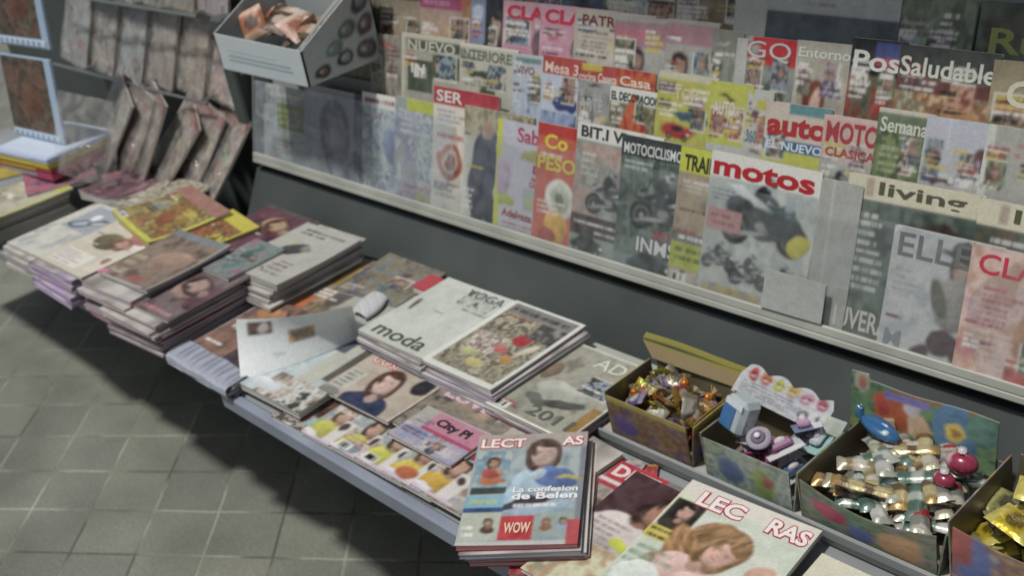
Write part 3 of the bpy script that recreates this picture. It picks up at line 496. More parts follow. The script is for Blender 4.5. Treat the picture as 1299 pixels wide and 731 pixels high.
S3 = [
 (-2.17, .455, .2, [('bg','88847a'),('n',0,0,1,1,['7c786c','94907c','6c6858'],4)], 'olive brown magazine behind the white tray in the third row'),
 (-2.03, .45, .2, [('bg','9c8f7c'),('n',0,0,1,.9,['8c806c','a89a84','9c8c74'],3),('l',.1,.4,.4,.6,3,'8c5c54')], 'brownish beige magazine right of the white tray'),
 (-1.885, .47, .19, [('bg','b09884'),('r',0,.82,.75,1,'a84a74'),('r',.75,.0,1,1,'a47c5c'),('l',.05,.85,.6,.95,1,'c88ca8'),('e',.8,.9,.08,.06,'c45c44'),('n',0,.0,.74,.8,['b49c88','a88e7c'],3)], 'beige magazine with a magenta title block'),
 (-1.722, .476, .15, [('bg','34343c'),('r',0,0,.4,1,'8490ac'),('e',.2,.8,.16,.3,'b8c0d4'),('f',.68,.66,.26,'b4a890','2a2622','3c3430')], 'dark magazine with a long pale face beside a light blue strip'),
 (-1.627, .474, .2, [('bg','cfa0ae'),('n',0,0,1,.8,['d0a4b4','c890a4','c49aa4'],3),('t','CLARA',.06,.78,.17,'cc3a54',.86,.04),('e',.62,.5,.2,.3,'785c64'),('e',.2,.66,.1,.08,'b46484'),('l',.08,.4,.4,.6,4,'b87c94')], 'pink magazine with a big red title, left of two alike in the third row'),
 (-1.522, .474, .2, [('bg','cfa0ae'),('n',0,0,1,.8,['d0a4b4','c890a4','c49aa4'],3),('t','CLARA',.06,.78,.17,'cc3a54',.86,.04),('e',.62,.5,.2,.3,'785c64'),('e',.2,.66,.1,.08,'b46484'),('l',.08,.4,.4,.6,4,'b87c94')], 'pink magazine with a big red title, right of two alike in the third row'),
 (-1.43, .473, .195, [('bg','bcb4a4'),('n',0,0,1,.8,['b8b0a0','c4bcac'],3),('t','PATRONES',.1,.82,.12,'7c3c3c',.85,.02),('l',.1,.5,.55,.76,5,'847c70'),('e',.78,.5,.18,.4,'6c4c3c',-15)], 'beige magazine with dark red lettering and a brown figure'),
 (-1.33, .468, .19, [('bg','a8a8a0'),('r',0,.66,1,.95,'a88088'),('l',.03,.68,1,.93,1,'c86c80'),('l',.0,.7,.5,.9,1,'b8707c'),('f',.42,.52,.17,'a88878','2c2420','4c4440')], 'greyish magazine with a faded pink title, left of the dark-haired portrait'),
 (-1.212, .471, .19, [('bg','a4a49c'),('r',0,.74,1,.96,'a88088'),('l',.0,.78,.5,.93,1,'b8707c'),('f',.3,.52,.2,'b08c78','241c18','3a3634')], 'magazine with a dark-haired portrait under a faded pink title'),
 (-1.112, .462, .16, [('bg','84887c'),('e',.4,.85,.16,.05,'c8ccc0'),('n',0,0,1,.75,['7c8474','94988c','707868'],3),('l',.15,.72,.9,.78,1,'c4c8bc'),('e',.5,.45,.3,.1,'5c6458')], 'grey-green magazine with a small white emblem, left of the big red round letters'),
 (-1.062, .452, .1, [('bg','b4b6b0')], 'plain pale grey folder left of the big red round letters'),
 (-1.04, .457, .17, [('bg','a4a8a4'),('n',0,0,1,.75,['58645c','8c948c','6c7870'],3),('e',.1,.86,.22,.16,'c4242c'),('r',.1,.72,.95,1,'c4242c'),('e',.14,.86,.08,.09,'a0a4a0'),('t','GQ',.0,.76,.2,'c8ccc8',.8,.0),('f',.5,.35,.3,'8c948c','4c544c','5c645c')], 'magazine with very large red and white title letters over a grey face'),
 (-.948, .459, .2, [('bg','b4b0a0'),('n',0,0,1,.8,['b0ac9c','a49c8c','bcb8a8'],3),('t','Entorno',.04,.84,.1,'e0e0d4',.86,.02),('e',.36,.42,.2,.5,'74382e',-8),('e',.4,.38,.09,.4,'c8a898',-6),('e',.48,.8,.12,.05,'a89884')], 'cream magazine with a figure in a rust brown coat'),
 (-.853, .472, .19, [('bg','4a5048'),('r',0,.66,1,1,'2a2c30'),('r',.45,.82,.9,.98,'4a548c'),('r',.45,.76,.9,.84,'b84c5c'),('t','Pos',.06,.7,.19,'e4e4dc',.85,.02),('n',0,0,1,.65,['4c5844','6c6c54','7c4438','94503c'],5),('e',.65,.35,.18,.2,'a03c34'),('e',.8,.12,.1,.1,'d0ccc0')], 'black magazine with large white serif letters over dark green and red food'),
 (-.773, .47, .23, [('bg','6c6858'),('r',0,.72,1,1,'484c48'),('n',0,0,1,.6,['b47c44','c8b494','94643c','84886c','d0c0a8'],6),('r',0,.58,1,.7,'6c403c'),('e',.4,.28,.32,.2,'c08850'),('e',.7,.36,.2,.12,'b88c5c'),('t','Saludable',.02,.72,.18,'dcdcd0',.96,.02)], 'wide food magazine with white title letters over an orange dish'),
 (-.632, .462, .2, [('bg','a09474'),('n',0,0,1,.6,['b8a480','8c7c54','c4b490'],4),('t','CUINA',.12,.6,.24,'d8d4c0',.85,.03)], 'brown and cream magazine at the right edge of the third row'),
]
for i, (x, s, w_, ops, lab) in enumerate(S3):
    w_ = clipw(S3, i); ops = squash(ops, .62)
    rackmag(x, s, w_, .265, OFF[3], ops, lab, 2.0, G3)
S4 = [
 (-2.26, .56, .2, [('bg','7c8468'),('n',0,0,1,1,['84886c','6c705c','94944c'],4)], 'drab green magazine in the top row right behind the white tray'),
 (-2.07, .54, .18, [('bg','8c8c30'),('n',0,.0,1,1,['989628','74742c','86803c'],5)], 'mustard yellow magazine in the top row'),
 (-1.9, .56, .19, [('bg','a8507c'),('n',0,0,1,1,['a44c78','c07c98','8c3c5c'],5)], 'magenta magazine in the top row'),
 (-1.72, .56, .2, [('bg','747c8c'),('n',0,0,1,1,['5c6c84','8c9cb0','4c5464'],5)], 'slate blue magazine in the top row'),
 (-1.53, .55, .2, [('bg','4a5868'),('n',0,0,1,1,['3c4858','5c6c7c','74848c'],4)], 'dark blue magazine in the top row above the brown lettered one'),
 (-1.36, .55, .19, [('bg','848c88'),('n',0,0,1,1,['5c7470','b0b4ac','4c5c5c','94946c'],9),('l',.05,.1,.9,.9,2,'c4c8c0')], 'striped grey and green magazine in the top row'),
 (-1.2, .56, .2, [('bg','8c7c5c'),('n',0,0,1,1,['94805c','7c7054','a08c68'],3)], 'brown magazine in the top row, above the dark-haired portrait'),
 (-1.075, .56, .08, [('bg','b8bab4')], 'white folder in the top row beside the dark blue-grey sheet'),
 (-.785, .54, .12, [('bg','6c7c68'),('n',0,0,1,1,['64745c','7c8c78','54644c'],4),('l',.05,.6,.5,.9,3,'a0b09c'),('f',.6,.72,.22,'a89484','342c24','5c6c5c')], 'green magazine with a brown haired face in the top row'),
 (-.665, .54, .2, [('bg','4c584c'),('n',0,0,1,1,['3c483c','5c6858','747c64'],3),('t','Rural',.1,.72,.14,'94a05c',.8),('r',0,.1,1,.5,'7c8484')], 'dark green magazine with yellow-green title letters in the top right corner'),
]
for x, s, w_, ops, lab in S4: rackmag(x, s, w_, .265, OFF[4], ops, lab, 1.5, G4)
m_ = rackmag(-1.012, .535, .24, .25, OFF[4] - .004, [('bg','4e5a60'),('r',0,.86,1,1,'aab0b0'),('l',.3,.9,.6,.95,1,'8c8478'),('e',.45,.66,.03,.01,'2c3438')], 'dark blue-grey folder with a pale top band in the top row of the rack', 0, G4)
rackmag(-.955, .075, .115, .068, -.02, [('bg','a8aca6')], 'blank pale card standing in front of the foot of the large red titled magazine', 0, None, cat='card', name='blank_card', t=.002)

# clear plastic over the left end of the front row
def curved_sheet(name, P00, P10, P11, P01, m, bulge=.01, parent=None, n=24, seed=1):
    rs = random.Random(seed); ph = [rs.uniform(0, 6) for _ in range(4)]
    P00, P10, P11, P01 = map(Vector, (P00, P10, P11, P01)); nr = (P10 - P00).cross(P01 - P00).normalized(); vs = []; fs = []
    for i in range(n + 1):
        for j in range(n + 1):
            u, v = i / n, j / n; p = (P00 * (1 - u) + P10 * u) * (1 - v) + (P01 * (1 - u) + P11 * u) * v
            d = bulge * (math.sin(u * math.pi) * math.sin(v * math.pi) + .35 * math.sin(7 * u + ph[0] + 2 * v) + .25 * math.sin(9 * v + ph[1] + 5 * u))
            vs.append(p + nr * d)
    for i in range(n):
        for j in range(n): a = i * (n + 1) + j; fs.append((a, a + n + 1, a + n + 2, a + 1))
    return mesh_obj(name, vs, fs, m, parent, None, True)
def rw(x, s, o): return Vector((x, RY, RZ)) + UP * s + NRM * o
c_ = curved_sheet('plastic_sheet', rw(-2.54, .012, .014), rw(-1.73, .012, .014), rw(-1.76, .215, .012), rw(-2.54, .205, .014), ACRYL, .004)
props(c_, 'cloudy clear plastic sheet over the lower left magazines of the rack', 'plastic sheet')

c_ = curved_sheet('plastic_sheet', rw(-1.722, .014, .016), rw(.2, .014, .016), rw(.2, .205, .016), rw(-1.722, .205, .014), VEIL, .0012)  # added sheet, laid over the covers to give them a milky haze
props(c_, 'added long clear sheet veiling the lower half of the front row with haze', 'plastic sheet')

# ============================================================ PILES ON THE TABLE
ECOL = ['8c8478', 'b8b4b0', '7c6c80', 'a8a0a8', '8c5c64', 'c4c0b8', '5c6470', '9c8ca4']
_proto = {}
def pile_copy(kind, w, h, t):
    key = (kind, round(w, 3), round(h, 3), round(t, 4))
    if key not in _proto:
        o = magazine((0, 0, 0), (0, 0, 0), w, h, [('bg', kind), ('n', 0, 0, 1, 1, [kind, 'c8c4bc', '5c5450'], 4)], 'x', None, t, .0006, spine=kind, res=.02)
        _proto[key] = [o, False]
    p = _proto[key]
    if not p[1]: p[1] = True; return p[0]
    return copy_tree(p[0])
def pile(n, x, y, z0, z1, yaw, w, h, label, group, cols=None, jit=.006, fan=(0, 0)):
    """n magazines between heights z0 and z1 below the top copy"""
    t = (z1 - z0) / n
    for i in range(n):
        o = pile_copy(random.choice(cols or ECOL), w, h, t * .93)
        a = R(yaw + random.uniform(-2, 2)); f = n - i
        Mx = Matrix.Rotation(a, 3, 'Z')
        o.location = Vector((x + random.uniform(-jit, jit) + fan[0] * f, y + random.uniform(-jit, jit) + fan[1] * f, TZ + z0 + i * t)) + Mx @ Vector((w / 2, 0, 0))
        o.rotation_euler = (0, 0, a); props(o, label, 'magazine', group)

# --- far left pale pile
pile(9, -3.33, .76, 0, .078, -3, .24, .27, 'pale magazine in the pile at the far left of the table, only its edge showing', 'magazines under the far left pale cover', ['b8b4a0', 'a8a494', 'c8c4b4', '8c8878'])
tabmag(-3.31, .765, .08, -3, .24, .28, [('bg','a8a690'),('n',0,0,1,1,['a8a48c','b8b49c','94907c'],3),('r',.5,.85,1,1,'b4bc4c'),('e',.4,.5,.1,.03,'d8d8c8'),('r',.93,.2,1,1,'bcc070'),('l',.05,.2,.5,.4,3,'8c8878')], 'pale khaki magazine with a lime corner on top of the far left pile', spine='b0ac9c')
# --- B / C
pile(6, -2.95, .765, 0, .05, 2, .215, .26, 'magazine in the pile under the headphones cover, only its edge showing', 'magazines under the headphones cover', ['c8c4b8', 'b4a8b8', 'a8a4a0', 'd0ccc4'], fan=(.003, -.002))
tabmag(-2.945, .775, .052, 2, .22, .275, [('bg','c4c2b4'),('n',0,0,1,1,['b8bab4','cccabc','a8acac'],3),('r',.2,.5,.9,.95,'9ca4ac'),('e',.45,.62,.22,.1,'3c4450',25),('e',.45,.62,.17,.065,'a4b0bc',25),('e',.7,.72,.2,.07,'4c5460',20),('e',.72,.71,.15,.04,'b0b8bc',20),('e',.5,.78,.08,.1,'dce4ec'),('r',.85,.7,1,1,'a89c60')], 'pale magazine with silver headphones on its cover, left of the one with a pink corner')
pile(10, -2.735, .755, 0, .066, 1, .225, .265, 'purple edged magazine in the pile under the pink cornered cover', 'purple edged magazines under the pink cornered cover', ['9c7cc0', 'b49cd0', 'a888a0', 'c4b4cc', '8c6cac'], fan=(.001, -.001))
tabmag(-2.715, .77, .068, 2, .235, .265, [('bg','c9c2b0'),('r',.0,.86,1,1,'b8b0a0'),('e',.45,.55,.24,.16,'6c6448',-6),('e',.66,.6,.14,.13,'b88c80'),('f',.66,.58,.14,'c49c8c','74503c','d0ccc0',80),('e',.85,.85,.3,.22,'b06c78'),('r',.08,.06,.7,.3,'dcd8cc'),('l',.1,.08,.65,.28,5,'9c949c'),('r',.8,.1,1,.5,'d4ccbc'),('e',.9,.3,.05,.06,'8c6c5c')], 'magazine with a face and a rounded pink corner, in the middle of the left piles', amp=.007)
# --- H comics
pile(5, -2.69, .985, 0, .09, -8, .27, .20, 'yellow comic in the pile by the dark post, only its edge showing', 'comics by the dark post', ['c4b43c', 'b8a83c', 'a8944c'], jit=.008)
tabmag(-2.70, .985, .092, -9, .28, .22, [('bg','a8943c'),('n',0,0,1,1,['a08c48','94603c','6c6440','b09c50','80804c'],7),('r',0,0,1,.06,'c8c83c'),('r',.95,0,1,1,'c8c44c'),('r',0,.8,1,1,'a07468'),('e',.2,.5,.14,.1,'8c8c7c'),('e',.55,.4,.14,.1,'8c5434'),('e',.75,.55,.12,.1,'a08844')], 'yellow and rust comic on top of the pile by the dark post', amp=.02, t=.008, spine='c0b03c')
tabmag(-2.46, .965, .045, -9, .17, .22, [('bg','c4bc3c'),('n',.05,.05,.95,.8,['5c7050','b4682c','3c4c48','c8bc3c'],6)], 'yellow framed comic sticking out on the right of the comics pile', t=.05, amp=.001, spine='c8c03c')
tabmag(-2.82, 1.03, .075, 8, .2, .2, [('bg','9c9078'),('n',0,0,1,1,['b0a48c','7c7464','c0b8a4','544c44'],8)], 'crumpled beige magazine left of the yellow and rust comic', amp=.02)
# --- D, E, F, G
DE = 'magazines under the two brown portrait covers'
pile(12, -2.30, .745, 0, .076, 3, .225, .262, 'magazine in the tall pile under the brown portrait covers, only its edge showing', DE, ['8c7c84', 'a8989c', '74646c', 'b8b0ac', '5c545c', '9c7484'], jit=.012)
tabmag(-2.275, .772, .078, 3, .215, .262, [('bg','6a5a5c'),('n',0,0,1,1,['6c5c5c','7c6c6c','5c4c50'],3),('e',.62,.45,.26,.2,'a88c80',10),('f',.62,.5,.2,'b4988c','4c3c3c','6a4c54',70),('r',.05,.08,.4,.3,'6c6c64'),('l',.1,.1,.36,.28,3,'a8a498'),('l',.45,.03,.95,.1,1,'b88c98'),('r',0,.0,.4,.05,'8c4c5c')], 'brown magazine with a pale face lying across, lower of the two brown portrait covers', amp=.005)
pile(8, -2.42, .75, 0, .094, 3, .215, .24, 'pink and grey edged magazine in the pile under the upper brown portrait', 'magazines under the upper brown portrait', ['b87c94', '8c7c84', 'a4949c', '746c74'], jit=.01)
tabmag(-2.405, .795, .098, 4, .215, .235, [('bg','7c6c60'),('n',0,0,1,1,['74645a','8c7c6c','64564e'],3),('e',.6,.5,.28,.22,'9c8474',10),('r',0,0,.9,.02,'c8c0bc'),('l',.05,.1,.35,.5,3,'b8ac90'),('r',.0,.9,1,1,'7c8084'),('r',.98,0,1,1,'c8c4c0'),('e',.03,.03,.1,.06,'c87898')], 'brown magazine with a pink corner, topmost of the brown portrait covers', amp=.008)
pile(10, -2.36, 1.0, 0, .078, 2, .21, .26, 'magazine in the pile under the dark red tilted face, only its edge showing', 'magazines under the dark red tilted face', None, jit=.01)
tabmag(-2.365, 1.01, .08, 1, .21, .25, [('bg','5c3c48'),('n',0,0,1,1,['54343f','6c4450','4c3840'],3),('e',.55,.72,.22,.14,'a8886c',-6),('f',.6,.72,.19,'b49878','54382c','5c2c40',70),('r',0,.93,1,1,'5a4c50'),('l',.3,.05,.9,.2,2,'9c7c88')], 'dark red magazine with a tilted face, behind the brown portraits')
tabmag(-2.21, .955, .086, 1, .12, .16, [('bg','6c7c78'),('n',0,0,1,1,['4c6c68','7c8c88','8c6c7c'],4),('e',.5,.6,.2,.14,'3c5c58')], 'magazine with a teal patch between the dark red cover and the grey one', amp=.004)
pile(11, -2.19, .985, 0, .078, 1, .215, .265, 'grey magazine in the tall pile under the black and white cover', 'magazines under the black and white cover', ['b4b4ac', '9c9c98', 'c4c4bc', '848480'], jit=.012)
tabmag(-2.18, 1.0, .08, 1, .215, .245, [('bg','a8a8a0'),('r',.02,.02,.98,.98,'b0b0a8'),('e',.45,.55,.2,.12,'4c4c4a',20),('e',.6,.6,.1,.06,'8c8480'),('l',.15,.8,.9,.93,2,'4c4c4c'),('l',.5,.1,.9,.3,3,'6c6c6a'),('e',.2,.2,.15,.1,'5c5c58')], 'grey black and white magazine on the right hand pile of the left group', amp=.006)

# --- I orange spread, J bagged paper
pile(3, -2.03, 1.0, 0, .02, 4, .22, .26, 'magazine lying under the orange and brown cover, only its edge showing', 'magazines under the orange and brown cover')
tabmag(-2.05, .985, .022, 5, .215, .27, [('bg','8c7860'),('n',0,0,1,1,['8c7c64','a0886c','6c6454','94744c'],4),('e',.6,.7,.28,.18,'9a8048'),('r',.1,.1,.55,.32,'b8683c'),('r',.3,.06,.6,.12,'8c3c34'),('e',.8,.4,.1,.2,'5c5c58'),('r',.8,.7,1,1,'747c78')], 'orange and brown magazine lying low behind the standing white page')
tabmag(-1.93, 1.12, .028, 6, .2, .2, [('bg','6c7470'),('n',0,0,1,1,['5c6c68','7c807c','84785c','545c70'],4)], 'dull grey-green magazine lying against the panel beside the rolled paper')
pile(3, -2.03, .75, 0, .024, 1, .24, .27, 'magazine inside the plastic bag under the brown cover, only its edge showing', 'magazines in the plastic bag', ['b8bcc8', 'a8acb8'])
bagd = tabmag(-2.02, .752, .025, 2, .235, .27, [('bg','6c5450'),('n',0,0,1,1,['6c5450','8c6c5c','4c403e'],4),('e',.4,.6,.2,.12,'b89480'),('e',.3,.8,.2,.1,'a87c54'),('r',.5,.05,1,.5,'4a3c3c'),('l',.1,.5,.5,.6,1,W)], 'bagged magazine with a brown cover and white plastic folded over its front edge')
# folded plastic front of the bag, its own sheet
def bag(x0, y0, x1, y1, z, label, seed=1, fold='a8aebc'):
    mb = MB(); n = 26; rs = random.Random(seed); prof = [(.062, z + .0022), (.058, z + .003), (.03, z + .003), (.006, z + .002), (.0, z - .002), (-.002, z * .55), (.002, z * .2), (.006, .002)]
    for i in range(n + 1):
        u = i / n
        for (dy, dz) in prof:
            mb.v.append((x0 + (x1 - x0) * u, y0 + (y1 - y0) * u + dy + .0015 * math.sin(u * 13) * (dz > .01), TZ + dz + .0007 * math.sin(u * 17 + dy * 60)))
            mb.c.append(tuple(np.array(lin(fold)) * ((.55 if (i * 7) % 5 < 2 and .02 < dy < .06 else 1) * (.9 + .15 * rs.random()))))
    k_ = len(prof)
    for i in range(n):
        for j in range(k_ - 1): a = i * k_ + j; mb.f.append((a, a + 1, a + k_ + 1, a + k_))
    o = mb.obj('plastic_wrapper', PLAST, None, True); o.data.polygons.foreach_set('use_smooth', [False] * len(o.data.polygons)); return props(o, label, 'wrapper')
bag(-2.03, .744, -1.79, .744, .03, 'white and blue plastic wrapping folded over the front of the bagged magazine')

# --- open magazine with a page standing up
op = tabmag(-1.80, .775, .016, 2, .21, .245, [('bg','b8c4c4'),('n',0,0,1,1,['b8c4c4','a8b8bc','c4ccc8'],3),('r',.5,.3,.75,1,'b4b4a8'),('r',.75,.4,1,1,'5c5850'),('r',.45,.75,.6,.95,'4c5860'),('n',.3,0,1,.3,['6c5848','a89c90','c8ccc8','3c3834'],6),('l',.05,.3,.4,.7,7,'94a4ac'),('e',.3,.12,.2,.07,'c8ccd0')], 'open magazine with one page standing up, at the front edge of the table', t=.014)
def flap(parent):
    nx, ny = 60, 34; wv, hv = .255, .118
    ops = [('bg','dce2e0'),('r',.0,.97,1,1,'e4e8e4'),('r',.09,.62,.32,.94,'d4d8d4'),('n',.10,.65,.31,.92,['201e1c','6c5c50','403830'],5),('e',.24,.8,.05,.05,'d0c0b8'),('r',.43,.38,.66,.68,'d0d0c8'),('n',.44,.4,.65,.66,['a86c2c','c8a060','6c5c54','8c7c70'],6),('l',.3,.2,.4,.3,2,'9ca0b4'),('l',.94,.1,.98,.9,9,'98a0a4')]
    col = paint(nx, ny, hv / wv, ops, 5)
    A0, A1 = Vector((-1.795, .785, TZ + .03)), Vector((-1.70, 1.02, TZ + .033)); B0, B1 = Vector((-1.842, .835, TZ + .125)), Vector((-1.668, 1.0, TZ + .125))
    vs = []; fs = []
    for i in range(nx + 1):
        for j in range(ny + 1):
            u, v = i / nx, j / ny; p = (A0 * (1 - u) + A1 * u) * (1 - v) + (B0 * (1 - u) + B1 * u) * v
            p = p + Vector((-.016, .008, 0)) * math.sin(v * 2.6) + Vector((.012, -.01, 0)) * math.sin(u * 3.14)
            vs.append(p)
    for i in range(nx):
        for j in range(ny): a = i * (ny + 1) + j; fs.append((a, a + ny + 1, a + ny + 2, a + 1))
    o = mesh_obj('standing_page', vs, fs, PRINT, None, col.reshape(-1, 3), True)
    o.parent = parent; o.matrix_parent_inverse = (Matrix.Translation(parent.location) @ parent.rotation_euler.to_matrix().to_4x4()).inverted()
    o['label'] = 'pale page with two small square pictures'
flap(op)
# rolled paper
mb = MB(); n = 14; m = 20
for i in range(n + 1):
    u = i / n; c0 = Vector((-1.765, 1.07, TZ + .036)).lerp(Vector((-1.79, 1.15, TZ + .038)), u)
    for j in range(m + 1):
        a = -2.6 + 5.4 * j / m; r = .006 + .0004 * j + .004 * math.sin(u * 3)
        mb.v.append(c0 + Vector((math.cos(a) * r * 2.2, 0, math.sin(a) * r * .8))); mb.c.append(tuple(np.array(lin('c4c6c8')) * (.85 + .2 * ((i * 7 + j * 3) % 5) / 5)))
for i in range(n):
    for j in range(m): a = i * (m + 1) + j; mb.f.append((a, a + m + 1, a + m + 2, a + 1))
props(mb.obj('rolled_newspaper', PRINT, None, True), 'bluish white rolled paper lying between the orange-brown magazine and the fashion pile', 'newspaper')
mb = MB(); mb.box(-1.74, 1.20, TZ + .031, -1.685, 1.258, TZ + .06, lin('b0444c'), .006)
mb.box(-1.735, 1.1985, TZ + .04, -1.69, 1.1998, TZ + .05, lin('d8d4cc'))
props(mb.obj('small_red_box', PLAST, None), 'small red box against the panel behind the rolled paper', 'box')

# --- fashion pile and market pile on the raised shelf
FP = ['8c7ca0', 'a89cb4', '6c6478', 'b8b0bc', '5c5468', 'c8c8c4']
pile(5, -1.672, 1.0, .03, .062, 0, .205, .25, 'mauve edged magazine in the pile under the white fashion cover', 'mauve edged magazines under the white fashion cover', FP, fan=(.0012, -.001))
tabmag(-1.672, 1.0, .064, 0, .207, .252, [('bg','bcc2ba'),('n',0,0,1,1,['b8bfb6','c4c9c0'],3),('r',0,.9,1,1,'c4c8c0'),('n',.45,.72,.9,.95,['8c948c','b8bfb6','4c524e'],9),('t','VOGA',.42,.86,.1,'4c5250',.52,.0),('t','moda',.12,.05,.16,'50564c',.72,.012),('e',.12,.55,.035,.09,'6c6450',12),('r',.38,.54,.52,.56,'8c9088'),('l',.6,.66,.98,.72,1,'7c8480'),('r',.97,0,1,1,'d4d8d0')], 'white fashion magazine with thin grey lettering on the raised shelf', res=.002)
pile(6, -1.462, .995, .03, .066, 0, .19, .252, 'mauve edged magazine in the pile under the market scene cover', 'mauve edged magazines under the market scene cover', FP, fan=(-.001, -.001))
tabmag(-1.463, .995, .068, 0, .187, .257, [('bg','d0d4cc'),('n',.05,.06,.95,.93,['8c8c74','b0a890','5c544c','a09c80','747068'],7),('r',0,.0,.05,1,'d4d8d0'),('e',.62,.6,.11,.09,'a82c34'),('e',.3,.3,.11,.08,'a8ac74'),('e',.48,.2,.1,.06,'b8b070'),('e',.74,.33,.09,.06,'b08440'),('n',.1,.32,.55,.55,['b8ac9c','8c7c70','d0c8bc','6c5c54','a88c84'],12),('e',.82,.52,.05,.13,'c8c0ac',-20),('e',.55,.42,.12,.05,'b4605c',-25),('r',.05,.84,.95,.97,'7c7c78'),('l',.1,.86,.9,.95,1,'3c3c3c'),('l',.1,.79,.5,.84,1,'8c3c3c'),('n',.6,.64,.95,.84,['2c2c2c','4c4848','8c8880'],5),('l',.3,.62,.45,.65,1,'3c3c3c')], 'white framed magazine with a colourful market scene, right next to the white fashion cover', res=.002)
pile(4, -1.285, .985, .03, .044, -1, .2, .235, 'magazine in the pile under the grey architecture cover, only its edge showing', 'magazines under the grey architecture cover')
tabmag(-1.285, .985, .046, -1, .2, .24, [('bg','8c8c80'),('n',0,0,1,1,['8c8c80','9c9c8c','78786c'],3),('r',0,0,1,.02,W),('r',.98,0,1,1,'c8c8bc'),('r',0,.98,1,1,'c4c4b8'),('t','AD',.42,.8,.13,'d0d2c4',.34,.01),('e',.5,.4,.3,.16,'a4a89c'),('e',.6,.3,.22,.06,'4c5048',20),('e',.35,.24,.14,.05,'5c605a',-20),('t','2011',.4,.08,.12,'5c605a',.5),('e',.15,.6,.1,.12,'7c6c5c'),('r',.88,.08,.98,.4,'94743c'),('l',.1,.08,.35,.16,1,'a04c54')], 'grey-green architecture magazine with pale initials, left of the yellow sweets box', res=.002)
pile(3, -1.18, .955, 0, .028, -4, .16, .1, 'small magazine stacked at the foot of the shelf behind the tilted gossip pile', 'small magazines at the foot of the shelf', ['c4c0b8', 'b0a4a0'])

# --- front row of gossip magazines under the others
def gossip(x, y, yaw, shirt, n):
    return [('bg','b0a89c'),('n',0,0,1,.7,['b0a498','8c9ca0','c0b8ac','8c7c6c'],5),('f',.2,.34,.13,'c09c84',['3c2c24','5c4028','2c2420'][n % 3],shirt),('e',.14,.1,.13,.12,shirt),('r',.28,.02,.42,.3,'cfcac4'),('e',.34,.22,.05,.06,'4a3a34'),('r',0,0,.5,.03,'c4b4c4'),('e',.1,.04,.1,.03,'d8d4d8'),('r',0,.42,1,.6,'b4b0b4'),('t','PRONTO',.02,.44,.09,'a8323c',.8,.03)]
FR = 'overlapping gossip magazines along the front edge'
lab = ['gossip magazine with a light blue dress, first of the overlapping row at the front edge', 'gossip magazine second from the left in the overlapping row, red lettering', 'gossip magazine third from the left in the overlapping row along the edge', 'gossip magazine fourth from the left in the overlapping row along the edge', 'gossip magazine fifth from the left in the overlapping row along the edge', 'last gossip magazine of the overlapping row, half under the tilted pile']
for i, (x, sh) in enumerate(((-1.66, '8cbcc0'), (-1.565, 'b4b44c'), (-1.475, 'b0b454'), (-1.40, 'b8b84c'), (-1.325, 'c4b040'), (-1.25, 'c09c34'))):
    ops = gossip(x, 0, 0, sh, i) if i else [('bg','b4b8b4'),('n',0,0,1,1,['6c5444','a8a49c','4c4038','c0c4c0'],5),('e',.25,.18,.14,.09,'c88c98'),('e',.6,.12,.2,.1,'84b4b8'),('e',.45,.33,.12,.12,'5c4030'),('e',.12,.4,.1,.12,'6c5038'),('l',.5,.3,.9,.45,2,W)]
    if i in (2, 4): ops = ops + [('e',.2,.08,.12,.08,'b4643c' if i == 4 else '88a0a8')]
    tabmag(x, .762 + .002 * i, .001 + .0042 * i, 2 - i * .4, .2, .235, ops, lab[i], t=.0055, group=FR, res=.002)
tabmag(-1.625, .855, .026, 1, .21, .150, [('bg','b0a494'),('n',0,0,1,1,['a89c8c','b8ac9c'],3),('e',.5,.08,.24,.16,'28324c'),('f',.52,.56,.2,'ccb0a4','4c3028','2a3450',12),('t','COSI',.08,.8,.17,'c83c4c',.34,.06),('t','COSI',.085,.81,.15,'e4d4cc',.33,.01),('r',.02,.15,.24,.6,'b8b8ac'),('l',.04,.18,.22,.58,5,'6c6c64'),('e',.1,.06,.14,.05,'7c7c78'),('e',.86,.75,.1,.12,'2c2c30'),('r',.98,0,1,1,'c4bca8')], 'magazine with a smiling dark-haired face in a navy top, below the white fashion pile', res=.002)
tabmag(-1.415, .868, .024, 0, .2, .145, [('bg','6c6460'),('n',0,0,1,1,['6c645c','8c8474','4c4844'],5),('t','LUVE',.1,.76,.18,'d8b4c0',.62,.04),('r',0,.955,.8,1,'8c84a0'),('e',.45,.72,.1,.06,'94806c'),('e',.65,.7,.08,.05,'a08c74')], 'dark magazine with a pink and white title peeking out under the market pile')
tabmag(-1.385, .835, .030, 1, .165, .10, [('bg','b0a8b0'),('n',0,0,1,.5,['8c94b0','a8a0ac','c0bcc0'],5),('r',.22,.45,1,.97,'b87c90'),('r',.22,.45,1,.52,'a83c60'),('r',0,.5,.22,1,'a8a49c'),('t','City Pl',.32,.6,.26,'2c2428',.5,.04),('l',.05,.2,.5,.42,2,'5c6488')], 'magazine with black letters on a pink band, left of the tilted gossip pile', res=.002)

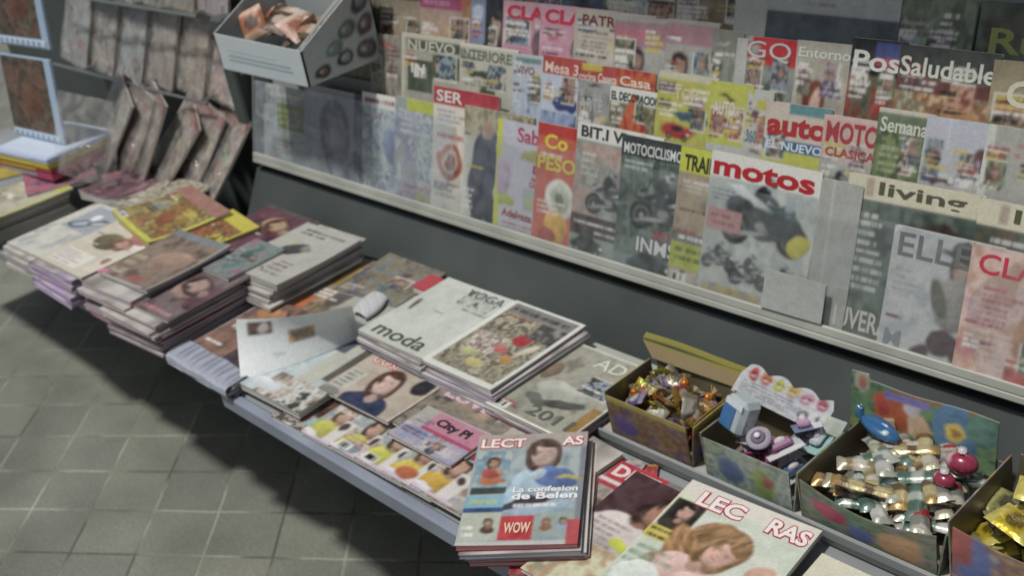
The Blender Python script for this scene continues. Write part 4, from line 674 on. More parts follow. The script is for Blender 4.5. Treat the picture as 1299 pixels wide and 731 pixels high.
# --- tilted gossip pile overhanging the edge
LM = 38
pile(4, -1.046, .697, .012, .044, LM, .184, .267, 'red and grey edged magazine in the tilted pile overhanging the table edge', 'magazines under the tilted gossip cover', ['b85c60', 'c8c4c0', '8c8c9c', 'b8b0b0'], jit=.005, fan=(.0022, .0022))
tabmag(-1.050, .697, .046, LM, .184, .268, [('bg','8c9ca4'),('n',0,.3,1,.88,['8c9ca4','a4b0b0','7c8c90'],3),
  ('r',0,.86,1,1,'a49c94'),('t','LECT',.03,.862,.1,'c02c34',.42,.08),('t','LECT',.035,.868,.088,'ece6e2',.41,.03),('t','AS',.77,.862,.1,'c02c34',.2,.08),('t','AS',.775,.868,.088,'ece6e2',.19,.03),
  ('r',.02,.5,.34,.84,'7c9cac'),('n',.02,.5,.34,.84,['7c9cac','94b0b8','6c8c9c','a8b4ac'],4),('e',.2,.56,.11,.05,'b06c48',-12),('f',.18,.73,.075,'b48c74','4c3428','a04c44'),('e',.25,.64,.03,.07,'b48c74',24),('r',.02,.44,.34,.5,'3c4844'),
  ('e',.62,.4,.3,.26,'9cb4c4'),('f',.62,.8,.2,'b8a094','54423a','9cb4c4',0),('e',.74,.56,.2,.13,'5870a4',-24),('e',.58,.6,.1,.07,'a8bcc4',20),('e',.5,.36,.24,.05,'3c3840',12),
  ('r',.0,.32,.34,.43,'7cacbc'),('l',.04,.34,.28,.41,1,'a8bc7c'),('r',.0,.28,.34,.32,'34507c'),
  ('r',.0,.04,.34,.28,'b0b8a8'),('f',.24,.19,.05,'b09078','3c2c24','5c4438'),('l',.03,.06,.14,.18,2,W),
  ('t','La confesion',.4,.44,.05,'ececec',.56,.03),('t','de Belen',.4,.375,.06,'ececec',.56,.03),('l',.42,.3,.95,.36,1,'dcdcdc'),
  ('r',.34,.04,.62,.24,'b8343c'),('t','WOW',.38,.09,.09,'ecc8b0',.22,.03),('r',.62,.06,.95,.26,'94a49c'),('f',.72,.19,.04,'a88470','6c4c40','8c5c4c'),('f',.86,.19,.04,'b09480','2c2824','8ca0c0'),('r',.95,.0,1,.86,'7c848c'),('r',.9,0,1,.2,'b4484c'),('r',0,0,.9,.035,'b8b8b4'),('e',.86,.56,.1,.02,'b8ac3c')],
  'gossip magazine with a figure in a blue top, lying tilted over the table edge', t=.007, res=.0016, spine='b84c54', amp=.006)

# --- right hand lower magazines
tabmag(-.985, .735, .001, 33, .2, .26, [('bg','a8343c'),('n',0,0,1,1,['a8343c','b84c48','8c2c34','c49c54'],5),('t','REVELA',.06,.8,.1,'e4c4c0',.8,.03),('t','EXTRA',.3,.55,.12,'e0b8a8',.6,.03),('e',.5,.9,.12,.06,'c4b4a0'),('e',.8,.4,.12,.1,'3c5cac')], 'bright red magazine at the bottom of the picture under the tilted pile')
tabmag(-1.115, .79, .006, 14, .2, .22, [('bg','8c7c80'),('n',0,0,1,1,['7c6c74','b0a09c','a87448','5c5058'],6),('l',.1,.84,.9,.95,1,'c44c5c')], 'crowded magazine peeking out right of the tilted gossip pile')
tabmag(-1.045, .765, .011, 1, .2, .262, [('bg','7c7470'),('n',0,0,1,.8,['8c8480','b0a498','5c5450','a87c3c'],6),('r',.2,.83,.7,1,'b42c3c'),('t','DIEZ',.24,.86,.11,'e4d4d0',.42,.04),('r',.05,.78,.75,.83,'d8d0cc'),('r',.05,.76,.75,.79,'a83444'),('r',0,.3,.3,.5,'b88c34')], 'magazine with a small red title block, right of the tilted gossip pile')
tabmag(-.965, .745, .016, 0, .21, .27, [('bg','b8bcA0'),('g','a8b494','6c5048'),('r',0,.55,1,1,'4c3438'),('f',.5,.8,.22,'a87c68','3c2c28','c0b8b4',-25),('e',.62,.82,.2,.18,'a87c68',-20),('e',.25,.5,.28,.16,'c8bcb8',10),('l',.08,.38,.4,.6,5,'948c8c'),('n',.0,0,1,.38,['b4bc8c','ccc8a8','b09474','8c9c84'],5),('e',.45,.45,.12,.06,'bcc43c'),('e',.75,.35,.14,.12,'b4c49c'),('e',.8,.15,.12,.1,'4c5460')], 'pale green magazine with a brown face at its top, left of the blond girl', res=.002)
tabmag(-.848, .757, .024, 4, .218, .28, [('bg','c4ccbc'),('n',0,0,1,.8,['bcc8b4','d0d4c8'],3),('r',0,.88,1,1,'d4cfc4'),('t','LEC',.14,.83,.13,'b43444',.36,.08),('t','LEC',.146,.838,.115,'ece8e4',.35,.03),('t','RAS',.68,.83,.13,'b43444',.3,.08),('t','RAS',.686,.838,.115,'ece8e4',.29,.03),
  ('r',.0,.6,.26,.88,'d0d4b8'),('r',.02,.62,.25,.84,'2c2824'),('f',.14,.76,.09,'c8a090','201c1c','3c3430'),('r',0,.5,.26,.6,'c8b84c'),('l',.02,.5,.25,.6,2,'4c4c3c'),
  ('e',.5,.64,.23,.2,'8c6c48',-12,3,1),('e',.3,.5,.12,.22,'947048',24,3,1),('e',.22,.38,.07,.14,'a08058',-20,3,1),('e',.42,.36,.2,.1,'c8a8a0',10),('f',.56,.58,.17,'d0a896','8c6c48','c8a8a0',-28),('e',.66,.3,.26,.14,'c8a8a0',-10),('e',.86,.55,.1,.07,'c49c84',60),('e',.84,.38,.05,.16,'c49c84',8),
  ('l',.02,.1,.36,.46,6,'8c9c8c'),('e',.2,.2,.18,.16,'ccd4cc')],
  'gossip magazine with a blond girl resting her head on her hand', t=.01, res=.0016)
pile(2, -.635, .77, 0, .01, 0, .2, .25, 'magazine under the cream cover at the bottom right, only its edge showing', 'magazines under the cream cover')
tabmag(-.63, .765, .012, 1, .2, .26, [('bg','cfccb4'),('n',0,0,1,.6,['cfccb4','b8b49c'],3),('t','ELLE',.4,.84,.12,'8c7468',.55,.02),('e',.2,.8,.08,.1,'3c342c')], 'cream magazine at the bottom right in front of the shelf')
tabmag(-.41, .765, .002, 0, .2, .26, [('bg','b8bcb8'),('n',0,0,1,1,['b0b4b0','8c8c94'],4)], 'grey magazine lying right of the cream cover')

# ============================================================ SWEETS BOXES
def tray(name, x0, x1, y0, y1, z, hf, hb, cols, label, art=None, flare=.008, group='open boxes of sweets and toys on the raised shelf', wall=.0025, curve=0):
    """open cardboard tray with printed walls; front height hf, back height hb"""
    cxm, cym = (x0 + x1) / 2, (y0 + y1) / 2
    root = empty(name, (cxm, cym, TZ + z)); props(root, label, 'box', group)
    w2, d2 = (x1 - x0) / 2, (y1 - y0) / 2
    def wall_(nm, A, B, ha, hb_, out, seed, front=False):
        nx, ny = 44, 22; ops = [('bg', cols[0]), ('n', 0, 0, 1, 1, cols, 6)] + (art or [])
        col = paint(nx, ny, .5, ops, seed).reshape(-1, 3); A, B, out = Vector(A), Vector(B), Vector(out); vs = []; fs = []; n = (nx + 1) * (ny + 1)
        for side in (1, 0):
            for i in range(nx + 1):
                for j in range(ny + 1):
                    u, v = i / nx, j / ny; hh = ha * (1 - u) + hb_ * u
                    if front and curve: hh -= curve * math.sin(math.pi * u)
                    vs.append(A.lerp(B, u) + Vector((0, 0, v * hh)) + out * (flare * v + (wall * side)))
        for i in range(nx):
            for j in range(ny):
                a = i * (ny + 1) + j; q = (a, a + ny + 1, a + ny + 2, a + 1); fs.append(q); fs.append(tuple(k + n for k in q[::-1]))
        for i in range(nx): a = i * (ny + 1) + ny; fs.append((a, a + ny + 1, a + ny + 1 + n, a + n))
        for j in range(ny):
            fs.append((j, j + 1, j + 1 + n, j + n)); a = nx * (ny + 1) + j; fs.append((a + 1, a, a + n, a + n + 1))
        inner = np.tile(np.array(lin('6a634e')) * .9, (n, 1))
        mesh_obj(nm, vs, fs, CARD, root, np.concatenate([col, inner]))
    wall_('front_wall', (-w2, -d2, 0), (w2, -d2, 0), hf, hf, (0, -1, 0), 3, True)
    wall_('side_wall', (-w2, d2, 0), (-w2, -d2 - wall, 0), hb, hf, (-1, 0, 0), 4)
    wall_('side_wall', (w2, -d2 - wall, 0), (w2, d2, 0), hf, hb, (1, 0, 0), 5)
    wall_('back_wall', (w2, d2, 0), (-w2, d2, 0), hb, hb, (0, 1, 0), 6)
    f = MB().box(-w2 + .0004, -d2 + .0004, .0003, w2 - .0004, d2 - .0004, .0035, lin('7c7464')); f.obj('floor', CARD, root)
    return root
b1 = tray('sweets_box', -1.055, -.892, 1.068, 1.186, .03, .082, .08, ['807038', '6c4c34', '8c7c40', '5c486c', '7c5434'], 'battered yellow cardboard box with a raised back flap, full of wrapped sweets', [('e',.2,.35,.16,.12,'5c4c84'),('r',0,.88,1,1,'a89c48')])
# flaps of the yellow box
def flapm(nm, parent, pts, cols, th=.0025):
    a, b, c, d = map(Vector, pts); nr = (b - a).cross(d - a).normalized() * th; mb = MB(); n = 10; vs = []; fs = []
    for s_ in (0, 1):
        for i in range(n + 1):
            for j in range(n + 1): u, v = i / n, j / n; vs.append(a.lerp(b, u).lerp(d.lerp(c, u), v) + nr * s_ + nr * .8 * math.sin(u * 5))
    N = (n + 1) ** 2
    for i in range(n):
        for j in range(n): q = i * (n + 1) + j; fs.append((q, q + n + 1, q + n + 2, q + 1)); fs.append((q + N, q + 1 + N, q + n + 2 + N, q + n + 1 + N))
        fs.append((i, i + 1, i + 1 + N, i + N)); k2 = n * (n + 1) + i; fs.append((k2, k2 + N, k2 + 1 + N, k2 + 1))
        k3 = i * (n + 1); fs.append((k3, k3 + N, k3 + n + 1 + N, k3 + n + 1)); k4 = i * (n + 1) + n; fs.append((k4, k4 + n + 1, k4 + n + 1 + N, k4 + N))
    cc = [lin(cols[0]) if (k % (n + 1)) < n - 1 else lin(cols[1]) for k in range(2 * N)]
    mb.add(vs, fs); mb.c = cc; return mb.obj(nm, CARD, parent)
flapm('back_flap', b1, [(-.088, .064, .079), (.084, .064, .081), (.088, .078, .104), (-.118, .078, .100)], ['8a7a58', '86803c'])
flapm('back_flap', b1, [(-.120, .080, .1005), (.088, .080, .1045), (.092, .098, .100), (-.128, .098, .098)], ['86803c', '8c883c'])
flapm('side_flap', b1, [(.088, -.055, .083), (.088, .055, .083), (.100, .057, .045), (.100, -.05, .04)], ['8c6c34', 'a08838'])
b2 = tray('toy_box', -.860, -.708, 1.068, 1.20, .03, .078, .07, ['a8b0ac', '8ca0a4', '9cac74', '5c7480', 'b4b8b0'], 'pale grey box with a scalloped header card, holding small pink and blue toys', [('e',.7,.4,.12,.2,'7c9448'),('e',.3,.4,.16,.16,'4c6488'),('e',.75,.5,.06,.08,'8c4c44')])
# scalloped header card
def header(parent, A, B, up, outline, ops, th=.003, name='header_card', res=64):
    A, B, up = Vector(A), Vector(B), Vector(up); ax = (B - A); w_ = ax.length; h_ = up.length; nr = ax.cross(up).normalized() * -th
    nx, ny = res, res // 2; col = paint(nx, ny, h_ / w_, [o for o in ops if o[0] != 't'], 9).reshape(-1, 3); vs = []; fs = []; n = (nx + 1) * (ny + 1)
    for s_ in (0, 1):
        for i in range(nx + 1):
            for j in range(ny + 1): u = i / nx; v = j / ny * outline(u); vs.append(A + ax * u + up * v + nr * s_)
    cols = [col[i * (ny + 1) + min(ny, int(j * outline(i / nx)))] for i in range(nx + 1) for j in range(ny + 1)]
    for i in range(nx):
        for j in range(ny): q = i * (ny + 1) + j; fs.append((q, q + ny + 1, q + ny + 2, q + 1)); fs.append((q + n, q + 1 + n, q + ny + 2 + n, q + ny + 1 + n))
        q = i * (ny + 1) + ny; fs.append((q, q + ny + 1, q + ny + 1 + n, q + n))
    for j in range(ny): fs.append((j, j + n, j + 1 + n, j + 1)); q = nx * (ny + 1) + j; fs.append((q, q + 1, q + 1 + n, q + n))
    cols += [lin('9c9c94')] * n
    for o in ops:
        if o[0] != 't': continue
        tv, tf, ta = text_geo(o[1], o[7] if len(o) > 7 else .02); k0 = len(vs)
        for p in tv: vs.append(A + ax * (o[2] + p[0] * o[6]) + up * (o[3] + p[1] * o[4]) - nr * .25); cols.append(lin(o[5]))
        fs += [tuple(q + k0 for q in f) for f in tf]
    return mesh_obj(name, vs, fs, CARD, parent, np.array(cols, 'f'))
sc_ = lambda u: .80 + .16 * abs(math.sin(u * math.pi * 3.5 + .25)) - (.25 * max(0, .05 - u) / .05 + .25 * max(0, u - .95) / .05)
smil = []
for i, c in enumerate(['b8403c', 'c06c3c', 'b0b43c', 'c4a45c', 'c08c9c', 'b05468']):
    smil += [('e', .13 + i * .15, .68 + .02 * (i % 2), .062, .068, c), ('e', .13 + i * .15 - .02, .7, .012, .012, '201c1c'), ('e', .13 + i * .15 + .02, .7, .012, .012, '201c1c'), ('e', .13 + i * .15, .64, .022, .008, 'ece4e0')]
hd = header(b2, (-.112, .050, .078), (.048, .052, .056), (.020, .026, .052), sc_, [('bg','c4c8c8'),('n',0,0,1,1,['bcc0c4','ccd0d0','a8acb8'],5)] + smil + [('l',.06,.30,.66,.48,2,'5c6068'),('l',.06,.08,.66,.28,3,'6c7078'),('e',.78,.24,.05,.05,'3c4044'),('e',.78,.24,.025,.025,'c8ccc8'),('e',.92,.3,.02,.03,'3c4c54')])
flapm('side_flap', b2, [(.055, .05, .066), (.082, .05, .062), (.088, .066, .085), (.055, .066, .085)], ['a8b0a4', 'b4bcb0'])
b3 = tray('sweets_box', -.690, -.486, 1.068, 1.255, .03, .075, .06, ['5c7c64', '6c8c74', '4c6454', '8c7c5c', '6c7c8c'], 'green printed box with a picture header, filled with shiny wrapped bars', [('e',.22,.55,.13,.13,'a83c5c'),('e',.75,.4,.16,.2,'b48c64'),('e',.45,.3,.1,.12,'4c5c94')], curve=.022)
h3 = lambda u: .88 + .02 * math.sin(u * 9 + .6) + (.09 if u < .13 else 0) - .05 * max(0, u - .6)
header(b3, (-.136, .094, .028), (.092, .094, .034), (-.004, .012, .104), h3, [('bg','4c6c54'),('n',0,0,1,1,['3c5c48','5c7c60','6c8c5c','385450'],5),('e',.08,.82,.07,.08,'a8a494'),('e',.08,.82,.04,.05,'a8705c'),('e',.33,.5,.17,.14,'a85430',-14),('e',.24,.52,.05,.07,'a8403c'),('e',.5,.38,.08,.09,'b89c80'),('e',.45,.62,.06,.05,'bcb0b4'),('r',.3,.82,.9,.93,'8c6c3c'),('r',.24,.70,.56,.8,'7c74b0'),('l',.25,.71,.55,.79,1,'5c5494'),('e',.74,.42,.14,.26,'4c7494',10),('e',.74,.48,.06,.07,'c4b048'),('e',.74,.48,.03,.035,'9c6c38'),('e',.9,.62,.1,.12,'5c8478'),('e',.18,.1,.2,.12,'7c8c54')], res=80)
b4 = tray('sweets_box', -.466, -.28, 1.070, 1.255, .03, .10, .085, ['b0a06c', '9c7c5c', '8c5454', '5c6ca0', 'b4ac80'], 'cream and brown box at the right edge, full of gold foil packets', [('e',.15,.5,.12,.3,'5c6ca4'),('e',.05,.8,.1,.2,'a85450')], curve=.012)

# sweets
def wrapped(kind, cols, seed):
    rs = random.Random(seed); mb = MB()
    if kind == 'bar':
        L_, Wd = .085, .022; vs = []; fs = []; nx, ny = 18, 8
        for s_ in (1, -1):
            for i in range(nx + 1):
                for j in range(ny + 1):
                    u, v = i / nx, j / ny; e = min(1, min(u, 1 - u) * 9); z = s_ * .006 * (e ** .5) * (math.sin(v * math.pi) ** .5 if 0 < v < 1 else 0)
                    vs.append(((u - .5) * L_, (v - .5) * Wd * (1 if e >= 1 else 1.15) , z + rs.uniform(-.0007, .0007)))
        n = (nx + 1) * (ny + 1)
        for i in range(nx):
            for j in range(ny): a = i * (ny + 1) + j; q = (a, a + ny + 1, a + ny + 2, a + 1); fs += [q, tuple(k + n for k in q[::-1])]
        mb.add(vs, fs); cs = [lin(c) for c in cols]; mb.c = [cs[0] if (abs(v[0]) > .03) else cs[1] if (int((v[0] + .1) * 90) % 3) else cs[-1] for v in vs]
    elif kind == 'lolly':
        mb.ball((0, 0, 0), .014, .014, .014, lambda v: lin(cols[0]) if v[2] > -.003 else lin(cols[1]), 14, 10)
        for k in range(7):
            q = k * .9; mb.add([(0, 0, .010), (.02 * math.cos(q), .02 * math.sin(q), .026), (.02 * math.cos(q + .7), .02 * math.sin(q + .7), .024)], [(0, 1, 2)], lin(cols[-1]))
        mb.tube([(0, 0, -.013), (0, 0, -.05)], .0018, 6, lin('c8c4bc'))
    else:  # packet
        vs = []; fs = []; nx = ny = 12; wd, hg = .05, .062
        for s_ in (1, -1):
            for i in range(nx + 1):
                for j in range(ny + 1):
                    u, v = i / nx, j / ny; z = s_ * .008 * (math.sin(u * math.pi) * math.sin(v * math.pi)) ** .5 if 0 < i < nx and 0 < j < ny else 0
                    vs.append(((u - .5) * wd, (v - .5) * hg, z + rs.uniform(-.0012, .0012) * (0 < i < nx)))
        n = (nx + 1) * (ny + 1)
        for i in range(nx):
            for j in range(ny): a = i * (ny + 1) + j; q = (a, a + ny + 1, a + ny + 2, a + 1); fs += [q, tuple(k + n for k in q[::-1])]
        mb.add(vs, fs); cs = [lin(c) for c in cols]
        mb.c = [cs[2 % len(cs)] if (v[0] ** 2 + v[1] ** 2) < .014 ** 2 else cs[0] if abs(v[1]) < .02 else cs[1] for v in vs]
    return mb
_sw = {}
def sweet(kind, cols, loc, rot, name, label, cat, group, m=FOIL, sc_=1):
    key = (kind, tuple(cols), m.name)
    if key not in _sw: o = wrapped(kind, cols, len(_sw)).obj(name, m, None, True); _sw[key] = o
    else: o = _sw[key].copy(); C.objects.link(o)
    o.location = loc; o.rotation_euler = rot; o.scale = (sc_,) * 3; return props(o, label, cat, group)
rr = random.Random(4); ZS = TZ + .03
g1 = 'wrapped sweets in the yellow box'
pal = [['94803c', '8c3c34', 'c8c0a8'], ['8c443c', '947c3c', 'b8b0a0'], ['5c5484', '9c8ca8', 'c8c4c0'], ['c07c2c', 'b83c34', 'd0c090'], ['b8b4a4', '8c8474', 'c8c4b8'], ['7c8c3c', 'b8a83c', '8c3c34']]
nm1 = ['gold and red', 'red and gold', 'violet', 'orange and red', 'silvery', 'green and yellow']
for i in range(95):
    k_ = i % 6; x = -1.035 + .125 * rr.random(); y = 1.085 + .085 * rr.random(); z = ZS + .02 + .055 * i / 95 + .006 * rr.random()
    sweet('packet' if i % 3 else 'lolly', pal[k_], (x, y, z), (rr.uniform(-1.1, 1.1), rr.uniform(-1, 1), rr.uniform(0, 6)), 'wrapped_sweet', '%s wrapped sweet lying loose in the yellow cardboard box' % nm1[k_], 'sweet', g1, FOIL, rr.uniform(.45, .75))
g3 = 'shiny wrapped bars in the green box'
pal3 = [['b8bcb0', 'd0d4cc', '848c84'], ['b8b49c', 'd0ccbc', '9c8c6c'], ['7c9088', '5c7468', 'b8c0b8'], ['c0bcb0', '8c9088', 'a83c3c'], ['a88c5c', 'c4b88c', '6c5c48']]
nm3 = ['silvery', 'pale gold', 'dark green', 'white and red', 'brown and gold']
for i in range(85):
    k_ = i % 5; x = -.655 + .135 * rr.random(); y = 1.105 + .125 * rr.random(); z = ZS + .012 + .040 * i / 85 + .008 * rr.random() + (y - 1.09) * .08
    sweet('bar', pal3[k_], (x, y, z), (rr.uniform(-.22, .22), rr.uniform(-.22, .22), rr.choice([-1.1, -.8, -.95, -.9, .5]) + rr.uniform(-.25, .25)), 'wrapped_bar', '%s wrapped bar in the green printed box' % nm3[k_], 'sweet', g3, FOIL, rr.uniform(.95, 1.2))
for i, (x, y, z, r_) in enumerate(((-.52, 1.20, .118, .026), (-.528, 1.165, .108, .018))):
    mb = MB().ball((0, 0, 0), r_ * .9, r_ * .7, r_ * .6, lambda v: lin('8c3048') if v[0] > -.01 or v[2] < .004 else lin('b89ca4'), 16, 10); mb.tube([(0, 0, r_ * .75), (0, 0, r_ * .95)], .006, 8, lin('c8c0c0'))
    o = mb.obj('pink_ball', PLAST, None, True); o.location = (x, y, TZ + z); props(o, 'large pink ball sweet at the back right of the green box' if not i else 'smaller pink ball sweet in front of the large one in the green box', 'sweet')
mb = MB().ball((0, 0, 0), .036, .018, .010, lin('34608c'), 16, 10); mb.ball((.018, -.008, .007), .006, .006, .004, lin('b8d0d8')); mb.box(-.05, -.004, -.01, -.035, .004, .014, lin('34607c'), .002)
o = mb.obj('blue_toy', PLAST, None, True); o.location = (-.655, 1.222, TZ + .108); o.rotation_euler = (0, .1, -.3); props(o, 'blue fish shaped toy packet behind the silvery bars at the foot of the green header', 'toy')
g4 = 'gold foil packets in the cream box'
for i in range(34):
    k_ = i % 3; cs = [['c0ac34', 'd4c870', '6c5c24'], ['8c8c5c', 'c0bc7c', '4c4c34'], ['5c4c58', 'a89c7c', 'c4b43c']][k_]
    sweet('packet', cs, (-.455 + .15 * rr.random(), 1.095 + .13 * rr.random(), ZS + .02 + .07 * i / 34 + .008 * rr.random()), (rr.uniform(-.6, .6), rr.uniform(-.5, .5), rr.uniform(0, 6)), 'foil_packet', '%s foil packet in the cream box at the right edge' % ['bright gold', 'dull green-gold', 'dark and gold'][k_], 'sweet', g4)
# toys in the grey box
def toy_blister(loc, rot, card, body, label):
    root = empty('toy_pack', loc, rot); props(root, label, 'toy', 'small toy packs in the grey box')
    mb = MB().box(-.03, -.022, 0, .03, .022, .0015, lin(card), .0005); mb.box(-.029, .008, .0016, .029, .021, .002, lin('d0d0d0')); mb.obj('backing_card', CARD, root)
    m2 = MB().box(-.018, -.014, .0022, .018, .006, .014, lin(body), .004); m2.ball((.0, -.004, .014), .01, .006, .006, lin('c8c4c8')); m2.obj('toy', PLAST, root, False)
toy = [('9c98a4', '6c4c60', 'grey-lilac toy pack at the very front of the grey box'), ('a4acb0', '4c6484', 'pale toy pack with a blue toy in the grey box'), ('7c5c74', 'b4a8b0', 'plum toy pack with a pale toy in the grey box'), ('8c4c70', 'a07890', 'pink toy pack leaning against the right wall inside the grey box'), ('8c3c64', 'a85c84', 'dark pink toy pack in the middle of the grey box'), ('8c3c60', '7c7c98', 'magenta toy pack at the front left of the grey box'), ('8cacac', 'b8c4c4', 'pale aqua toy pack at the front right of the grey box'), ('94889c', 'd0ccd0', 'lilac toy pack under the round white one in the grey box'), ('b8bcc0', '8c5c7c', 'white toy pack with a plum toy in the grey box'), ('747c9c', 'b48ca8', 'slate toy pack at the back of the grey box')]
for i, (c1, c2, l_) in enumerate(toy):
    toy_blister((-.765 + .035 * math.sin(i * 2.4) + (.015 if i == 0 else 0), 1.135 + .042 * math.cos(i * 2.1), ZS + .028 + .0045 * i), (.35 * math.sin(i), .5 * math.cos(i * 1.7), i * 1.3), c1, c2, l_)
mb = MB().box(-.024, -.02, -.03, .024, .02, .03, lin('aab4b8'), .008); mb.box(-.019, -.0215, -.022, .006, -.0202, .014, lin('3c6ca0')); mb.box(-.018, -.0216, .016, .018, -.0202, .026, lin('ccd4d8'))
o = mb.obj('toy_case', PLAST, None); o.location = (-.832, 1.12, TZ + .125); o.rotation_euler = (-.35, .1, -.25); props(o, 'rounded pale case with a blue window at the left of the grey box', 'toy')
mb = MB().ball((0, 0, 0), .020, .020, .005, lin('a09aa4'), 20, 8); mb.ball((0, 0, .004), .012, .012, .004, lin('74687c')); mb.ball((0, 0, .011), .005, .005, .003, lin('d8d8d8'))
o = mb.obj('round_toy', PLAST, None, True); o.location = (-.785, 1.098, TZ + .113); o.rotation_euler = (.5, .1, 0); props(o, 'round pale toy disc in front of the blue windowed case', 'toy')

# ============================================================ WHITE TRAY ON THE RACK (TOP LEFT)
wt = empty('display_tray', (-2.25, 1.27, TZ + .44), (0, 0, R(0))); props(wt, 'white cardboard tray with round printed pictures on its side, above the left of the rack', 'tray')
def slab(nm, pts, ops, th=.004, asp=.4, flip=False):
    """printed board bounded by four corners"""
    a, b, c, d = map(Vector, pts); nr = (b - a).cross(d - a).normalized() * th; nx, ny = 60, 40; col = paint(nx, ny, asp, ops, 3).reshape(-1, 3); vs = []; n = (nx + 1) * (ny + 1); fs = []
    for s_ in (0, 1):
        for i in range(nx + 1):
            for j in range(ny + 1): u, v = i / nx, j / ny; vs.append(a.lerp(b, u).lerp(d.lerp(c, u), v) - nr * s_)
    for i in range(nx):
        for j in range(ny): q = i * (ny + 1) + j; fs.append((q, q + ny + 1, q + ny + 2, q + 1)); fs.append((q + n, q + 1 + n, q + ny + 2 + n, q + ny + 1 + n))
        q = i * (ny + 1); fs.append((q, q + n, q + ny + 1 + n, q + ny + 1)); q += ny; fs.append((q, q + ny + 1, q + ny + 1 + n, q + n))
    for j in range(ny): fs.append((j, j + 1, j + 1 + n, j + n)); q = nx * (ny + 1) + j; fs.append((q, q + n, q + 1 + n, q + 1))
    return mesh_obj(nm, vs, fs, CARD, wt, np.concatenate([col, np.tile(np.array(lin('a8b0b0')), (n, 1))]))
TW = .185
slab('front_wall', [(-TW, 0, 0), (TW, 0, 0), (TW, 0, .082), (-TW, 0, .088)], [('bg','c8d4d8'),('r',.12,.30,.86,.35,'8494a4'),('r',.12,.42,.84,.47,'8c9cac'),('r',.12,.56,.7,.60,'a0acb8')])
circ = [('bg','c0c8c8')]
for q, (cx_, cy_, c1, c2) in enumerate([(.2, .2, '2c2c30', '8c6c5c'), (.52, .24, '24282e', '9ca4a8'), (.82, .2, '4c4c54', '7c7474'), (.4, .47, '6c8c94', '8ca4a4'), (.62, .6, '5c6c64', '8c9484'), (.86, .5, '5c4c54', '7c6468'), (.85, .8, '3c444c', '84949c')]):
    circ += [('e', cx_, cy_, .12, .1, c1), ('e', cx_ + .01, cy_, .07, .06, c2), ('e', cx_ - .03, cy_ + .02, .03, .03, 'c0c4c0')]
slab('side_wall', [(TW, .0, 0), (TW, .215, 0), (TW, .215, .20), (TW, 0, .082)], circ, asp=.8)
slab('side_wall', [(-TW, .215, 0), (-TW, 0, 0), (-TW, 0, .088), (-TW, .215, .20)], circ[:1], asp=.8)
slab('back_wall', [(TW, .215, 0), (-TW, .215, 0), (-TW, .215, .24), (TW, .215, .24)], [('bg','a8b4b4')])
MB().box(-TW + .004, .003, .001, TW - .004, .212, .005, lin('a0a8a8')).obj('floor', CARD, wt)
flapm('inner_flap', wt, [(TW - .005, .01, .085), (TW - .005, .21, .2), (TW - .07, .21, .17), (TW - .06, .02, .06)], ['98a098', 'a8b0a8'])
mb = MB()
for x in (-.12, .12): mb.tube([(x, .01, -.004), (x, .24, -.004), (x, .24, .05)], .004, 8)
mb.tube([(-.13, .02, -.004), (.13, .02, -.004)], .004, 8)
mb.tube([(-.12, .24, -.004), (-.12, .31, .0)], .004, 8); mb.tube([(.12, .24, -.004), (.12, .31, .0)], .004, 8)
br = mb.obj('wire_bracket', WIRE, None); br.location = (-2.25, 1.27, TZ + .436); props(br, 'wire bracket carrying the white tray in front of the rack', 'bracket')
for i in range(16):
    k_ = i % 4; cs = [['bc9484', 'd0b8a8', '94604c'], ['3c3430', '6c5448', 'b8a498'], ['c8b4a4', 'a4846c', 'd8ccc4'], ['a86c4c', 'c8a890', '5c4438']][k_]
    sweet('packet', cs, (-2.40 + .28 * rr.random(), 1.31 + .13 * rr.random(), TZ + .505 + .05 * rr.random()), (rr.uniform(-.6, 1.0), rr.uniform(-.5, .5), rr.uniform(0, 6)), 'small_packet', '%s packet heaped in the white tray' % ['salmon pink', 'dark brown', 'beige', 'rusty orange'][k_], 'packet', 'packets heaped in the white tray', CARD, 1.3)

# ============================================================ LEFT MODULE: BAGGED MAGAZINES
def bagged(x, y, z, w_, h, lean, yaw, ops, label, group, roll=0, seed=1):
    Mx = Matrix.Rotation(R(yaw), 3, 'Z') @ Matrix.Rotation(R(lean), 3, 'X') @ Matrix.Rotation(R(roll), 3, 'Z')
    r_ = magazine((x, y, TZ + z), Mx.to_euler(), w_, h, ops, label, group, .006, .006, res=.004)
    curved_sheet('plastic_bag', (-w_ * .53, -.008, .010), (w_ * .53, -.006, .012), (w_ * .52, h + .012, .012), (-w_ * .52, h + .008, .010), FILM, .009, r_, 26, seed)
    return r_
def bo(cs, hd=None): return [('bg', cs[0]), ('n', 0, 0, 1, 1, cs, 5)] + clutter(int(cs[0], 16) % 977 + int(cs[1], 16) % 89, 1.3) + ([('r', 0, .88, 1, 1, hd)] if hd else [])
gl = 'bagged magazines leaning beside the dark post'
LB = [(-2.755, ['84746c', 'a89484', '6c5c58'], '8c4840'), (-2.86, ['a09484', '7c6c60', 'b0a090'], '8c4840'), (-2.96, ['8c8478', 'ac9c8c', '7c6458'], '84443c'), (-3.06, ['8c8c80', 'a8988c', '74685c'], '84443c'), (-3.16, ['98948c', '8c7468', 'b0aca0'], '6c5044'), (-3.26, ['8c8c84', 'a49c90', '74685c'], None)]
ln = ['right beside the dark post', 'second from the dark post', 'third from the dark post', 'fourth from the dark post', 'fifth from the dark post', 'farthest left of the leaning row']
